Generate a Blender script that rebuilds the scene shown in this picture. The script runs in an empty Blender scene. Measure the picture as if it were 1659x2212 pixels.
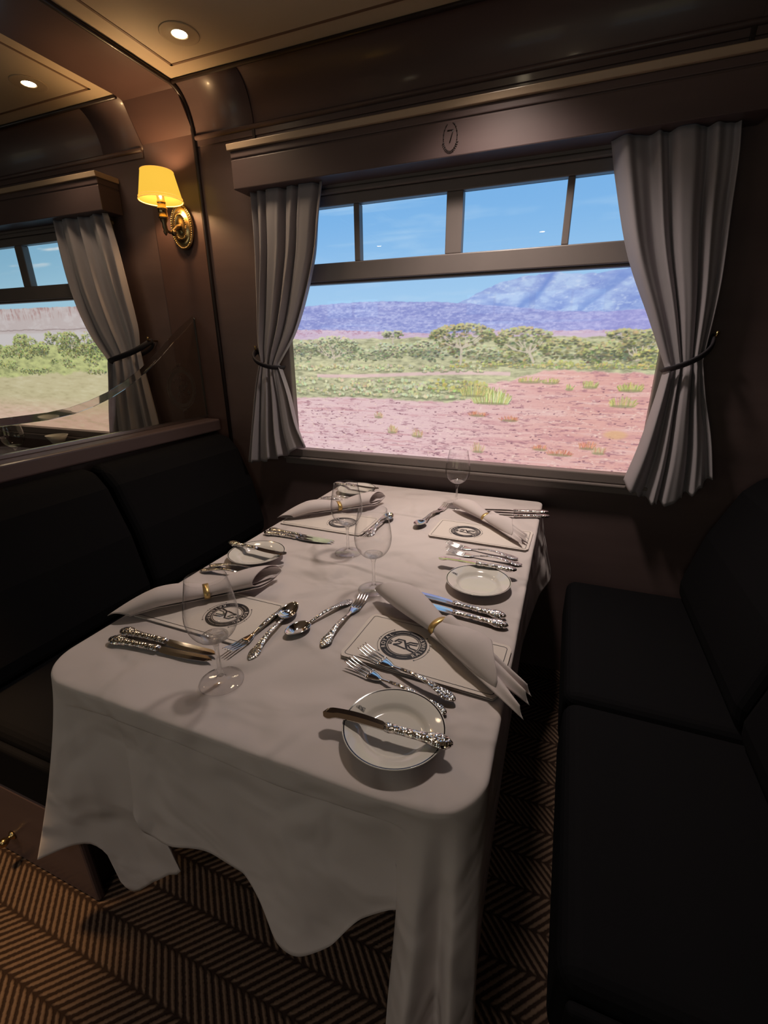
import bpy, math, random
import numpy as np
from mathutils import Matrix, Vector
random.seed(7)
PI = math.pi
SC = bpy.context.scene
COL = SC.collection

# ------------------------------------------------------------------ helpers
class MB:
    """collects verts / faces / material slots, builds ONE mesh object"""
    def __init__(s): s.v = []; s.f = []; s.m = []; s.sm = []
    def add(s, verts, faces, mi=0, smooth=False):
        b = len(s.v); s.v += [tuple(p) for p in verts]
        for f in faces:
            s.f.append(tuple(b+i for i in f)); s.m.append(mi); s.sm.append(smooth)
        return s
    def box(s, x0, x1, y0, y1, z0, z1, mi=0):
        v = [(x0,y0,z0),(x1,y0,z0),(x1,y1,z0),(x0,y1,z0),(x0,y0,z1),(x1,y0,z1),(x1,y1,z1),(x0,y1,z1)]
        return s.add(v, [(0,3,2,1),(4,5,6,7),(0,1,5,4),(1,2,6,5),(2,3,7,6),(3,0,4,7)], mi)
    def quad(s, a, b, c, d, mi=0): return s.add([a,b,c,d], [(0,1,2,3)], mi)
    def grid(s, P, mi=0, smooth=True, closed=False):
        """P: rows of points"""
        R = len(P); K = len(P[0]); v = [p for r in P for p in r]; f = []
        for i in range(R-1):
            for j in range(K if closed else K-1):
                j2 = (j+1) % K
                f.append((i*K+j, i*K+j2, (i+1)*K+j2, (i+1)*K+j))
        return s.add(v, f, mi, smooth)
    def lathe(s, prof, n=48, mi=0, smooth=True, cap=False, c=(0,0,0), mis=None):
        P = [[(c[0]+r*math.cos(2*PI*k/n), c[1]+r*math.sin(2*PI*k/n), c[2]+z) for k in range(n)] for r, z in prof]
        b = len(s.f)
        s.grid(P, mi, smooth, closed=True)
        if mis:
            for i in range(len(prof)-1):
                for k in range(n): s.m[b+i*n+k] = mis[i]
        return s
    def tube(s, pts, r, n=8, mi=0, cap=True, flat=1.0):
        pts = [Vector(p) for p in pts]; P = []; up0 = None
        for i, p in enumerate(pts):
            t = (pts[min(i+1,len(pts)-1)] - pts[max(i-1,0)]).normalized()
            if up0 is None: up0 = Vector((0,0,1)) if abs(t.z) < .9 else Vector((1,0,0))
            a = t.cross(up0); a.normalize(); b = a.cross(t); b.normalize(); up0 = b
            rr = r[i] if isinstance(r, (list, tuple)) else r
            P.append([tuple(p + a*math.cos(2*PI*k/n)*rr*flat + b*math.sin(2*PI*k/n)*rr) for k in range(n)])
        s.grid(P, mi, True, closed=True)
        if cap:
            b = len(s.v) - len(P)*n
            s.f.append(tuple(b+i for i in range(n))[::-1]); s.m.append(mi); s.sm.append(False)
            s.f.append(tuple(b+(len(P)-1)*n+i for i in range(n))); s.m.append(mi); s.sm.append(False)
        return s
    def loft(s, secs, n=14, mi=0, p=1.0):
        """sections (x, yoff, zoff, halfwidth, halfthick); capped"""
        P = []
        for x, yo, zo, hw, ht in secs:
            ring = []
            for k in range(n):
                a = 2*PI*k/n; c, d = math.cos(a), math.sin(a)
                ring.append((x, yo+hw*math.copysign(abs(c)**p, c), zo+ht*math.copysign(abs(d)**p, d)))
            P.append(ring)
        b = len(s.v); s.grid(P, mi, True, closed=True)
        s.f.append(tuple(b+i for i in range(n))); s.m.append(mi); s.sm.append(True)
        s.f.append(tuple(b+(len(P)-1)*n+i for i in range(n))[::-1]); s.m.append(mi); s.sm.append(True)
        return s
    def extrude(s, prof, axis, a0, a1, mi=0, smooth=False, cap=True):
        """closed 2D profile swept on 'x' (prof = y,z) or 'y' (prof = x,z)"""
        mk = (lambda a, p: (a, p[0], p[1])) if axis == 'x' else (lambda a, p: (p[0], a, p[1]))
        n = len(prof); b = len(s.v)
        s.v += [mk(a0, p) for p in prof] + [mk(a1, p) for p in prof]
        for i in range(n):
            j = (i+1) % n
            s.f.append((b+i, b+j, b+n+j, b+n+i)); s.m.append(mi); s.sm.append(smooth)
        if cap:
            s.f.append(tuple(b+i for i in range(n))[::-1]); s.m.append(mi); s.sm.append(False)
            s.f.append(tuple(b+n+i for i in range(n))); s.m.append(mi); s.sm.append(False)
        return s
    def build(s, name, mats, parent=None, bevel=0, loc=None, fixn=True, sub=0, solid=0, segs=2, soff=0):
        me = bpy.data.meshes.new(name); me.from_pydata(s.v, [], s.f); 
        mats = mats if isinstance(mats, (list, tuple)) else [mats]
        for m in mats: me.materials.append(m)
        me.polygons.foreach_set('material_index', s.m)
        me.polygons.foreach_set('use_smooth', s.sm)
        if fixn:
            import bmesh
            bm = bmesh.new(); bm.from_mesh(me); bmesh.ops.recalc_face_normals(bm, faces=bm.faces); bm.to_mesh(me); bm.free()
        me.update()
        o = bpy.data.objects.new(name, me); COL.objects.link(o)
        if parent is not None: o.parent = parent
        if loc: o.location = loc
        if solid:
            d = o.modifiers.new('solid', 'SOLIDIFY'); d.thickness = solid; d.offset = soff
        if bevel:
            d = o.modifiers.new('bevel', 'BEVEL'); d.width = bevel; d.segments = segs; d.limit_method = 'ANGLE'; d.angle_limit = .6
        if sub:
            d = o.modifiers.new('sub', 'SUBSURF'); d.levels = sub; d.render_levels = sub
        return o

def tag(o, label=None, cat=None, group=None, kind=None):
    if label: o['label'] = label
    if cat: o['category'] = cat
    if group: o['group'] = group
    if kind: o['kind'] = kind
    return o
def thing(name, label, cat, loc=(0,0,0), rz=0, group=None):
    o = bpy.data.objects.new(name, None); COL.objects.link(o); o.empty_display_size = .05
    o.location = loc; o.rotation_euler = (0,0,rz)
    return tag(o, label, cat, group)
def copy_tree(o, parent=None):
    c = o.copy(); COL.objects.link(c)
    if parent is not None: c.parent = parent
    for ch in list(o.children): copy_tree(ch, c)
    return c
def struct(o): o['kind'] = 'structure'; return o

# ------------------------------------------------------------------ materials
def lin(c):
    return tuple(((x/255)/12.92 if x/255 <= .04045 else ((x/255+.055)/1.055)**2.4) for x in c)
def mat(name, col, rough=.5, metal=0, spec=.5, bump=None, coat=0, vary=None, sheen=0, emit=None, estr=0, trans=0, ior=1.45, translucent=0):
    m = bpy.data.materials.new(name); m.use_nodes = True
    N = m.node_tree.nodes; L = m.node_tree.links; b = N['Principled BSDF']
    b.inputs['Base Color'].default_value = (*col, 1); b.inputs['Roughness'].default_value = rough
    b.inputs['Metallic'].default_value = metal; b.inputs['Specular IOR Level'].default_value = spec
    b.inputs['IOR'].default_value = ior
    if coat: b.inputs['Coat Weight'].default_value = coat; b.inputs['Coat Roughness'].default_value = .12
    if sheen: b.inputs['Sheen Weight'].default_value = sheen
    if trans: b.inputs['Transmission Weight'].default_value = trans
    if emit: b.inputs['Emission Color'].default_value = (*emit, 1); b.inputs['Emission Strength'].default_value = estr
    tc = N.new('ShaderNodeTexCoord')
    if vary:   # (scale xyz, amount, color2)
        mp = N.new('ShaderNodeMapping'); mp.inputs['Scale'].default_value = vary[0]
        nz = N.new('ShaderNodeTexNoise'); nz.inputs['Scale'].default_value = 1; nz.inputs['Detail'].default_value = 5
        rp = N.new('ShaderNodeValToRGB'); rp.color_ramp.elements[0].position = .3; rp.color_ramp.elements[1].position = .7
        rp.color_ramp.elements[0].color = (*col, 1); rp.color_ramp.elements[1].color = (*vary[1], 1)
        L.new(tc.outputs['Object'], mp.inputs[0]); L.new(mp.outputs[0], nz.inputs['Vector'])
        L.new(nz.outputs['Fac'], rp.inputs[0]); L.new(rp.outputs[0], b.inputs['Base Color'])
    if bump:   # (kind, scale, strength, distance)
        bp = N.new('ShaderNodeBump'); bp.inputs['Strength'].default_value = bump[2]; bp.inputs['Distance'].default_value = bump[3]
        if bump[0] == 'noise':
            t = N.new('ShaderNodeTexNoise'); t.inputs['Scale'].default_value = bump[1]; t.inputs['Detail'].default_value = 3; o = t.outputs['Fac']
        elif bump[0] == 'voronoi':
            t = N.new('ShaderNodeTexVoronoi'); t.inputs['Scale'].default_value = bump[1]; t.feature = 'F1'; o = t.outputs['Distance']
        L.new(tc.outputs['Object'], t.inputs['Vector']); L.new(o, bp.inputs['Height']); L.new(bp.outputs[0], b.inputs['Normal'])
    if translucent:
        t = N.new('ShaderNodeBsdfTranslucent'); t.inputs['Color'].default_value = (*col, 1)
        mx = N.new('ShaderNodeMixShader'); mx.inputs[0].default_value = translucent
        L.new(b.outputs[0], mx.inputs[1]); L.new(t.outputs[0], mx.inputs[2]); L.new(mx.outputs[0], N['Material Output'].inputs['Surface'])
    return m

M = {}
M['wood'] = mat('mahogany_veneer', (.120,.079,.077), .42, vary=((2,2,14),(.095,.062,.061)), coat=.12)
M['pillar'] = mat('shaded_mahogany_veneer', (.100,.056,.050), .42, vary=((2,2,10),(.080,.045,.040)), coat=.12)  # wall mahogany again, colour darkened against the lamp glow on the beam
M['wood_dark'] = mat('dark_stained_wood', (.018,.011,.010), .45, vary=((14,3,14),(.02,.009,.007)), coat=.2)
M['wood_pale'] = mat('lipped_wood_moulding', (.46,.33,.23), .35, coat=.2)  # lighter wood of the pelmet lip
M['frame'] = mat('window_frame_wood', (.20,.165,.155), .42, vary=((6,6,6),(.175,.145,.137)))
M['cream'] = mat('cream_ceiling_panel', (.56,.44,.30), .55)
M['inlay'] = mat('brown_inlay', (.19,.11,.065), .5)
M['uphol'] = mat('black_upholstery', (.0045,.0042,.0052), .85, spec=.12, bump=('noise', 300, .25, .001), sheen=.0)
M['curtain'] = mat('taupe_velvet', (.36,.325,.35), .85, spec=.12, bump=('noise', 700, .25, .0006), sheen=.15)
M['tie'] = mat('dark_braid', (.02,.016,.022), .7, bump=('noise', 400, .5, .001))
M['cloth'] = mat('white_linen', (.68,.605,.595), .85, spec=.1, bump=('noise', 900, .15, .0004), sheen=.08, translucent=.22)
def crumple(m, scale, dist, strength=.5):
    N = m.node_tree.nodes; L = m.node_tree.links; b0 = [n for n in N if n.type == 'BUMP'][0]
    tc = [n for n in N if n.type == 'TEX_COORD'][0]; t = N.new('ShaderNodeTexNoise'); t.inputs['Scale'].default_value = scale; t.inputs['Detail'].default_value = 1.5; t.inputs['Distortion'].default_value = .6
    b = N.new('ShaderNodeBump'); b.inputs['Distance'].default_value = dist; b.inputs['Strength'].default_value = strength
    L.new(tc.outputs['Object'], t.inputs['Vector']); L.new(t.outputs['Fac'], b.inputs['Height']); L.new(b.outputs[0], b0.inputs['Normal'])
crumple(M['cloth'], 7, .06, .7)
M['napkin'] = mat('napkin_linen', (.64,.56,.555), .85, spec=.1, bump=('noise', 1100, .2, .0003), sheen=.08, translucent=.15)
M['card'] = mat('ivory_card', (.62,.55,.51), .6, spec=.2)
M['ink'] = mat('black_print', (.012,.011,.016), .5, spec=.3)
M['gold'] = mat('gold_band', (.62,.42,.16), .35, metal=.8)
M['china'] = mat('white_china', (.64,.60,.56), .07, spec=.6)
M['china_line'] = mat('china_dark_line', (.02,.015,.018), .1, spec=.6)
M['steel'] = mat('polished_steel', (.74,.70,.68), .07, metal=1)
M['silver'] = mat('chased_silver', (.74,.69,.66), .14, metal=1, bump=('voronoi', 260, .55, .0025))
M['brass'] = mat('aged_brass', (.46,.32,.15), .25, metal=1)
M['brass_dark'] = mat('dark_brass', (.20,.15,.09), .35, metal=1)
M['bulb'] = mat('lamp_lens', (1,.9,.7), .5, emit=(1,.82,.55), estr=28)
M['trimring'] = mat('downlight_ring', (.50,.38,.25), .4)
M['shade'] = mat('lit_fabric_shade', (.10,.06,.015), .9, spec=0, emit=(1.0,.58,.062), estr=.77)
M['shade_trim'] = mat('lit_shade_piping', (.9,.65,.25), .8, emit=(1.0,.48,.06), estr=.66)
M['plaster'] = mat('dark_lining', (.03,.02,.018), .6)

def thin_glass(name, tint=(1,1,1), edge=(.55,.5,.5), gl=.9, pw=2.5, ior=1.45):
    m = bpy.data.materials.new(name); m.use_nodes = True
    N = m.node_tree.nodes; L = m.node_tree.links; N.clear()
    out = N.new('ShaderNodeOutputMaterial'); mx = N.new('ShaderNodeMixShader'); tr = N.new('ShaderNodeBsdfTransparent')
    gb = N.new('ShaderNodeBsdfGlossy'); gb.inputs['Roughness'].default_value = 0.0
    f0 = ((ior-1)/(ior+1))**2
    lw = N.new('ShaderNodeLayerWeight'); lw.inputs['Blend'].default_value = .5
    pwn = N.new('ShaderNodeMath'); pwn.operation = 'POWER'; pwn.inputs[1].default_value = pw
    cm = N.new('ShaderNodeMix'); cm.data_type = 'RGBA'
    cm.inputs['A'].default_value = (*tint, 1); cm.inputs['B'].default_value = (*edge, 1)
    L.new(lw.outputs['Facing'], pwn.inputs[0]); L.new(pwn.outputs[0], cm.inputs['Factor']); L.new(cm.outputs['Result'], tr.inputs['Color'])
    gb.inputs['Color'].default_value = (gl, gl, gl, 1)
    p5 = N.new('ShaderNodeMath'); p5.operation = 'POWER'; p5.inputs[1].default_value = 5
    ma = N.new('ShaderNodeMath'); ma.operation = 'MULTIPLY_ADD'; ma.inputs[1].default_value = 1-f0; ma.inputs[2].default_value = f0
    L.new(lw.outputs['Facing'], p5.inputs[0]); L.new(p5.outputs[0], ma.inputs[0])
    L.new(ma.outputs[0], mx.inputs[0]); L.new(tr.outputs[0], mx.inputs[1]); L.new(gb.outputs[0], mx.inputs[2]); L.new(mx.outputs[0], out.inputs[0])
    return m
M['pane'] = thin_glass('window_pane_glass', edge=(1,1,1), gl=.5)
M['glass'] = thin_glass('thin_wine_glass', tint=(.985,.98,.98), edge=(.03,.025,.025), pw=4.0, ior=1.5)
M['partition_glass'] = thin_glass('partition_glass', tint=(.90,.87,.82), edge=(.8,.8,.8))
M['bevel_glass'] = mat('bevelled_glass_edge', (.75,.72,.66), .04, trans=1, ior=1.5)
M['etched'] = mat('etched_glass', (.16,.13,.11), .4, trans=.6, ior=1.3)
def solid_glass():
    m = bpy.data.materials.new('solid_wine_glass'); m.use_nodes = True
    N = m.node_tree.nodes; L = m.node_tree.links; N.clear()
    out = N.new('ShaderNodeOutputMaterial'); g = N.new('ShaderNodeBsdfGlass'); g.inputs['IOR'].default_value = 1.45; g.inputs['Roughness'].default_value = .01
    t = N.new('ShaderNodeBsdfTransparent'); t.inputs['Color'].default_value = (.97,.97,.97,1); mx = N.new('ShaderNodeMixShader'); mx.inputs[0].default_value = .42
    L.new(t.outputs[0], mx.inputs[1]); L.new(g.outputs[0], mx.inputs[2]); L.new(mx.outputs[0], out.inputs[0]); return m
M['solid_glass'] = solid_glass()
M['glint'] = mat('glint_strip', (.45,.42,.40), .22, metal=1)  # bright metal standing in for glints at the glass edges

def carpet():
    m = mat('herringbone_carpet', (.1,.07,.05), .95, spec=.1); N = m.node_tree.nodes; L = m.node_tree.links; b = N['Principled BSDF']
    tc = N.new('ShaderNodeTexCoord'); sp = N.new('ShaderNodeSeparateXYZ'); L.new(tc.outputs['Object'], sp.inputs[0])
    def op(o, a, c, d=None):
        n = N.new('ShaderNodeMath'); n.operation = o
        for i, v in enumerate((a, c, d)):
            if v is None: continue
            if isinstance(v, (int, float)): n.inputs[i].default_value = v
            else: L.new(v, n.inputs[i])
        return n.outputs[0]
    W = .0835; y = op('SUBTRACT', sp.outputs['Y'], .331)
    tri = op('PINGPONG', y, W)                         # zig-zag rib path
    s = op('ADD', sp.outputs['X'], tri)
    nz = N.new('ShaderNodeTexNoise'); nz.inputs['Scale'].default_value = 160; L.new(tc.outputs['Object'], nz.inputs['Vector'])
    s2 = op('ADD', s, op('MULTIPLY', op('SUBTRACT', nz.outputs['Fac'], .5), .006))
    w = op('ADD', op('MULTIPLY', op('SINE', op('MULTIPLY', s2, 2*PI/.0205), 0), .5), .5)
    edge = op('MINIMUM', op('MULTIPLY', op('PINGPONG', y, W), 130.), op('MULTIPLY', op('SUBTRACT', W, op('PINGPONG', y, W)), 130.))
    edge = op('MINIMUM', edge, 1.0)
    h = op('MULTIPLY', w, op('ADD', op('MULTIPLY', edge, .75), .25))
    rp = N.new('ShaderNodeValToRGB'); rp.color_ramp.elements[0].position = .25; rp.color_ramp.elements[1].position = .75
    rp.color_ramp.elements[0].color = (.032,.019,.014,1); rp.color_ramp.elements[1].color = (.165,.108,.075,1)
    L.new(h, rp.inputs[0]); L.new(rp.outputs[0], b.inputs['Base Color'])
    bp = N.new('ShaderNodeBump'); bp.inputs['Strength'].default_value = .8; bp.inputs['Distance'].default_value = .004
    L.new(h, bp.inputs['Height']); L.new(bp.outputs[0], b.inputs['Normal'])
    return m
M['carpet'] = carpet()

def screen_mat(strength=.81):
    m = bpy.data.materials.new('lit_screen_picture'); m.use_nodes = True
    N = m.node_tree.nodes; L = m.node_tree.links; N.clear()
    out = N.new('ShaderNodeOutputMaterial'); e = N.new('ShaderNodeEmission'); a = N.new('ShaderNodeVertexColor'); a.layer_name = 'picture'
    e.inputs['Strength'].default_value = strength
    L.new(a.outputs['Color'], e.inputs['Color']); L.new(e.outputs[0], out.inputs[0]); return m
M['screen'] = screen_mat(); M['screen_across'] = screen_mat(1.8)

# ------------------------------------------------------------------ camera
f_px = 982.84
R = [(.93144119,.36382247,-.00710817),(.11866758,-.32215715,-.93921924),(-.34399901,.87398397,-.34324437)]
cd = bpy.data.cameras.new('camera'); cam = bpy.data.objects.new('camera', cd); COL.objects.link(cam); SC.camera = cam
cd.sensor_fit = 'HORIZONTAL'; cd.sensor_width = 36; cd.lens = f_px/1659*36; cd.clip_start = .02
mw = Matrix.Identity(4)
for r in range(3):
    mw[r][0] = R[0][r]; mw[r][1] = -R[1][r]; mw[r][2] = -R[2][r]
mw[2][3] = 1.30
cam.matrix_world = mw

# ------------------------------------------------------------------ room shell
WY = 1.74; CZ = 2.20; XL, XR, YF = -4.2, 2.0, -1.5
BX0, BX1 = -1.722, -1.459            # beam / pillar
W1 = (-1.115, .275); W2 = (-3.29, -2.005); WZ0, WZ1 = .862, 1.80
floor = MB().box(XL, XR, YF, WY+.1, -.06, 0).build('floor', M['carpet']); struct(floor)
ceil = MB()
ceil.box(XL, XR, YF, WY+.1, CZ, CZ+.06)
struct(ceil.build('ceiling', M['cream']))
def inlay(x0, x1, y0, y1, w=.009):
    mb = MB(); z0, z1 = CZ-.0015, CZ+.001
    mb.box(x0, x1, y0, y0+w, z0, z1).box(x0, x1, y1-w, y1, z0, z1).box(x0, x0+w, y0, y1, z0, z1).box(x1-w, x1, y0, y1, z0, z1)
    return struct(mb.build('trim_4', M['inlay']))
inlay(BX1+.072, .62-.072, -.9, 1.579); inlay(-3.75, BX0-.055, -.9, 1.581)

wall = MB()
T = .12
wall.box(XL, XR, WY, WY+T, 0, WZ0).box(XL, XR, WY, WY+T, WZ1, CZ)
wall.box(XL, W2[0], WY, WY+T, WZ0, WZ1).box(W2[1], W1[0], WY, WY+T, WZ0, WZ1).box(W1[1], XR, WY, WY+T, WZ0, WZ1)
struct(wall.build('wall_back', M['wood']))
struct(MB().box(XL-.06, XL, YF, WY+.1, 0, CZ).build('wall_left', M['wood']))
struct(MB().box(XR, XR+.06, YF, WY+.1, 0, CZ).build('wall_right', M['wood']))
wf = MB()
wf.box(XL, XR, YF-T, YF, 0, WZ0).box(XL, XR, YF-T, YF, WZ1, CZ)
wf.box(XL, W2[0], YF-T, YF, WZ0, WZ1).box(W2[1], W1[0], YF-T, YF, WZ0, WZ1).box(W1[1], XR, YF-T, YF, WZ0, WZ1)
struct(wf.build('wall_front', M['wood']))

# cove between wall and ceiling, in panels, with ribs
def cove_prof(y0, z0, y1, z1, off=0, n=14):
    pts = []
    for i in range(n+1):
        a = i/n*PI/2
        # from wall (y0,z0) rising, bending to ceiling (y1,z1); concave room side
        y = y1 + (y0-y1)*math.cos(a)**.85 if False else y1+(y0-y1)*math.cos(a)
        z = z0 + (z1-z0)*math.sin(a)
        pts.append((y-off, z))
    return pts
def cove(x0, x1, off, name):
    pr = cove_prof(WY, 2.055, 1.645, CZ-.001, off)
    prof = pr + [(WY-.0005, CZ-.001), (WY-.0005, 2.055)] if off == 0 else pr + [(pr[-1][0]+.02, CZ-.001), (WY-.0005, CZ-.001), (WY-.0005, 2.055)]
    mb = MB(); mb.extrude(prof, 'x', x0, x1, 0, True)
    return struct(mb.build(name, M['wood']))
cove(BX1, XR, 0.0, 'trim_1'); cove(XL, BX0, 0.0, 'trim_1')
cove(BX1+.004, -1.185, .005, 'trim_1'); cove(.345, .60, .005, 'trim_1'); cove(-1.945, BX0+.004, .0058, 'trim_1')
# pillar on the wall continuing over the cove into the ceiling beam
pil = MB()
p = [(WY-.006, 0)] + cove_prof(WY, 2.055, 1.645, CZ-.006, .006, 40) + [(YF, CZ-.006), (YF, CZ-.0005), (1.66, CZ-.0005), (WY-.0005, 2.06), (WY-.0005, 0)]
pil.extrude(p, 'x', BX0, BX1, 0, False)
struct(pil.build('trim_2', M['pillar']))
# dark beads along both pillar edges
def bead(x, name='trim_3'):
    path = [(x, WY-.004, .0)] + [(x, a, b) for a, b in cove_prof(WY, 2.055, 1.645, CZ-.006, .006, 30)] + [(x, YF, CZ-.006)]
    return struct(MB().tube(path, .0085, 8).build(name, M['wood_dark']))
bead(BX1)
# cornice beads: at the foot of the cove and at the ceiling edge
for x0, x1 in ((BX1+.008, XR), (XL, BX0-.008)):
    mb = MB(); mb.tube([(x0, WY-.006, 2.056), (x1, WY-.006, 2.056)], .008, 10); mb.box(x0, x1, WY-.005, WY, 2.030, 2.050)
    struct(mb.build('trim_5', M['wood']))
    mb = MB(); mb.tube([(x0, 1.645, CZ-.005), (x1, 1.645, CZ-.005)], .007, 10)
    struct(mb.build('trim_6', M['wood_dark']))
# upright ribs on the wall band above the pelmet
for x in (-1.185, .33):
    struct(MB().box(x-.006, x+.006, WY-.009, WY, 1.98, 2.06).build('trim_7', M['wood_dark'], bevel=.002))

# ------------------------------------------------------------------ windows
def window(n, x0, x1, mulls):
    """frame, mullions, sill, panes; all parts of window_n"""
    w = bpy.data.objects.new('window_%d' % n, None); COL.objects.link(w); w.location = ((x0+x1)/2, WY, .873); struct(w)
    inv = Matrix.Translation(-w.location)
    def part(mb, name, m, **k):
        mb.v = [tuple(Vector(p) - w.location) for p in mb.v]
        return mb.build(name, m, w, **k)
    z0, z1 = .873, 1.776
    y0, y1 = WY-.012, WY+.022
    fr = MB()
    fr.box(x0-.05, x0, y0, y1, z0-.03, z1+.07).box(x1, x1+.05, y0, y1, z0-.03, z1+.07)     # stiles
    fr.box(x0, x1, y0, y1, z1, z1+.035)                                                   # head
    part(fr, 'frame', M['frame'], bevel=.004)
    hd = MB(); hd.box(x0-.06, x1+.06, y0-.010, WY, z1+.036, z1+.052); hd.box(x0-.06, x1+.06, y0-.004, WY, z1+.054, z1+.085)
    part(hd, 'head_moulding', M['frame'], bevel=.004)
    tr = MB(); tr.box(x0, x1, y0-.004, y1, 1.532, 1.594)
    tr.box(x0, x1, y0+.004, y1, 1.523, 1.532)
    part(tr, 'transom', M['frame'], bevel=.004)
    for a, b in mulls: part(MB().box(a, b, y0, y1, 1.594, z1), 'mullion', M['frame'], bevel=.003)
    sl = MB(); sl.box(x0-.05, x1+.05, y0-.012, y1, z0-.034, z0).box(x0-.06, x1+.06, y0-.022, WY, z0-.046, z0-.035)
    sl.box(x0-.06, x1+.06, y0-.004, WY, z0-.072, z0-.047)
    part(sl, 'sill', M['frame'], bevel=.004)
    part(MB().box(x0, x1, WY+.010, WY+.014, z0, 1.523), 'lower_pane', M['pane'])
    e = [x0] + [q for ab in mulls for q in ab] + [x1]
    for i in range(0, len(e), 2): part(MB().box(e[i], e[i+1], WY+.010, WY+.014, 1.594, z1), 'upper_pane', M['pane'])
    return w
window(1, -1.097, .257, [(-.789,-.767), (-.449,-.393), (-.074,-.053)])
window(2, -3.27, -2.02, [(-2.983,-2.961), (-2.643,-2.587), (-2.269,-2.247)])
for n_, a_, b_, m_ in ((3, -1.097, .257, [(-.789,-.767), (-.449,-.393), (-.074,-.053)]), (4, -3.27, -2.02, [(-2.983,-2.961), (-2.643,-2.587), (-2.269,-2.247)])):
    w_ = window(n_, a_, b_, m_); w_.location.y = YF; w_.rotation_euler.z = PI

# ---- pictures on the screens, painted in numpy
def vnoise(shape, cell, rng):
    h, w = shape; gh, gw = int(h/cell[1])+3, int(w/cell[0])+3
    g = rng.random((gh, gw)); yy = np.arange(h)/cell[1]; xx = np.arange(w)/cell[0]
    yi = yy.astype(int); xi = xx.astype(int); fy = (yy-yi)[:,None]; fx = (xx-xi)[None,:]
    fy = fy*fy*(3-2*fy); fx = fx*fx*(3-2*fx)
    a = g[yi][:,xi]; b = g[yi][:,xi+1]; c = g[yi+1][:,xi]; d = g[yi+1][:,xi+1]
    return (a*(1-fx)+b*fx)*(1-fy)+(c*(1-fx)+d*fx)*fy
def fbm(shape, cell, rng, o=4):
    t = 0; s = 0
    for i in range(o):
        t = t+vnoise(shape, (max(cell[0]/2**i,1.01), max(cell[1]/2**i,1.01)), rng)/1.7**i; s += 1/1.7**i
    return t/s
class Pic:
    lift = .90
    def __init__(s, x0, x1, z0, z1, w, h, seed):
        s.x0,s.x1,s.z0,s.z1,s.w,s.h = x0,x1,z0,z1,w,h
        s.rng = np.random.default_rng(seed); s.im = np.zeros((h,w,3)); 
        s.X = np.linspace(x0,x1,w)[None,:].repeat(h,0); s.Z = np.linspace(z0,z1,h)[:,None].repeat(w,1)
        s.k = (w-1)/(x1-x0)
    def n(s, cx, cz, o=4): return fbm((s.h,s.w), (cx*s.k, cz*s.k), s.rng, o)
    def mixin(s, mask, col):
        mask = np.clip(mask,0,1)[...,None]; s.im = s.im*(1-mask)+np.asarray(col, float)*mask
    def blob(s, cx, cz, rx, rz, col, a=1.0, soft=.35):
        px, pz = (cx-s.x0)*s.k, (cz-s.z0)*s.k; qx, qz = max(rx*s.k,.7), max(rz*s.k,.7)
        i0,i1 = max(int(pz-qz-1),0), min(int(pz+qz+2),s.h); j0,j1 = max(int(px-qx-1),0), min(int(px+qx+2),s.w)
        if i0>=i1 or j0>=j1: return
        yy,xx = np.mgrid[i0:i1,j0:j1]; d = np.sqrt(((xx-px)/qx)**2+((yy-pz)/qz)**2)
        m = (np.clip((1-d)/soft,0,1)*a)[...,None]; s.im[i0:i1,j0:j1] = s.im[i0:i1,j0:j1]*(1-m)+np.asarray(col,float)*m
    def line(s, a, b, r, col, al=1):
        L = math.hypot(b[0]-a[0], b[1]-a[1]); n = max(int(L/(r*.6)),1)
        for i in range(n+1):
            t = i/n; s.blob(a[0]+(b[0]-a[0])*t, a[1]+(b[1]-a[1])*t, r, r, col, al, .6)
    def tree(s, bx, bz, cx, ct, w, h, pal, branches=True, nb=150, bark=(205,190,170)):
        rg = s.rng; cb = ct-h; big = branches and nb >= 200
        for k in range(int(nb*.5)):                                     # shaded inside of the crown
            a = rg.random()*2*PI; r = math.sqrt(rg.random()); s.blob(cx+math.cos(a)*r*w*.47, ct-h*.55+math.sin(a)*r*h*.42, .008, .005, np.array((98,104,80) if big else (116,122,96))+rg.normal(0,10,3), .6, .8)
        if branches:
            fx, fz = bx+(cx-bx)*.4, bz+(cb-bz)*.95
            s.line((bx,bz), (fx,fz), .0062 if big else .004, bark)
            for k in range(10 if big else 7):
                ex = cx+(-1+2*(k+.5)/(10 if big else 7))*w*.42+rg.normal(0,.008); ez = cb+h*(.35+.35*rg.random())
                mx, mz = fx+(ex-fx)*.45+rg.normal(0,.006), fz+(ez-fz)*.3
                r_ = .0034 if big else .0022
                s.line((fx,fz), (mx,mz), r_, bark, .9); s.line((mx,mz), (ex,ez), r_*.7, bark, .85)
        pts = []
        for k in range(nb):
            if rg.random() < .62: a = rg.uniform(-.15,PI+.15); r = rg.uniform(.62,1)
            else: a = rg.random()*2*PI; r = math.sqrt(rg.random())*.95
            x = cx+math.cos(a)*r*w/2; z = ct-h*.55+math.sin(a)*r*h*(.55 if math.sin(a) > 0 else .42)
            if big and z < ct-h*.6 and abs(x-cx) < w*.36 and rg.random() < .75: continue
            pts.append((z,x))
        pts.sort()
        for z,x in pts:
            t = (z-(ct-h))/h; j = min(int((t*.75+rg.random()*.45)*len(pal)), len(pal)-1)
            if rg.random() < .5: s.blob(x+.003, z-.005, .007, .0035, (74,78,64), .65, .6)
            for q in range(2): s.blob(x+rg.normal(0,.004), z+rg.normal(0,.002), .003+.006*rg.random(), .002+.0035*rg.random(), np.array(pal[max(j,0)])+rg.normal(0,9,3), .9, .5)
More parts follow.
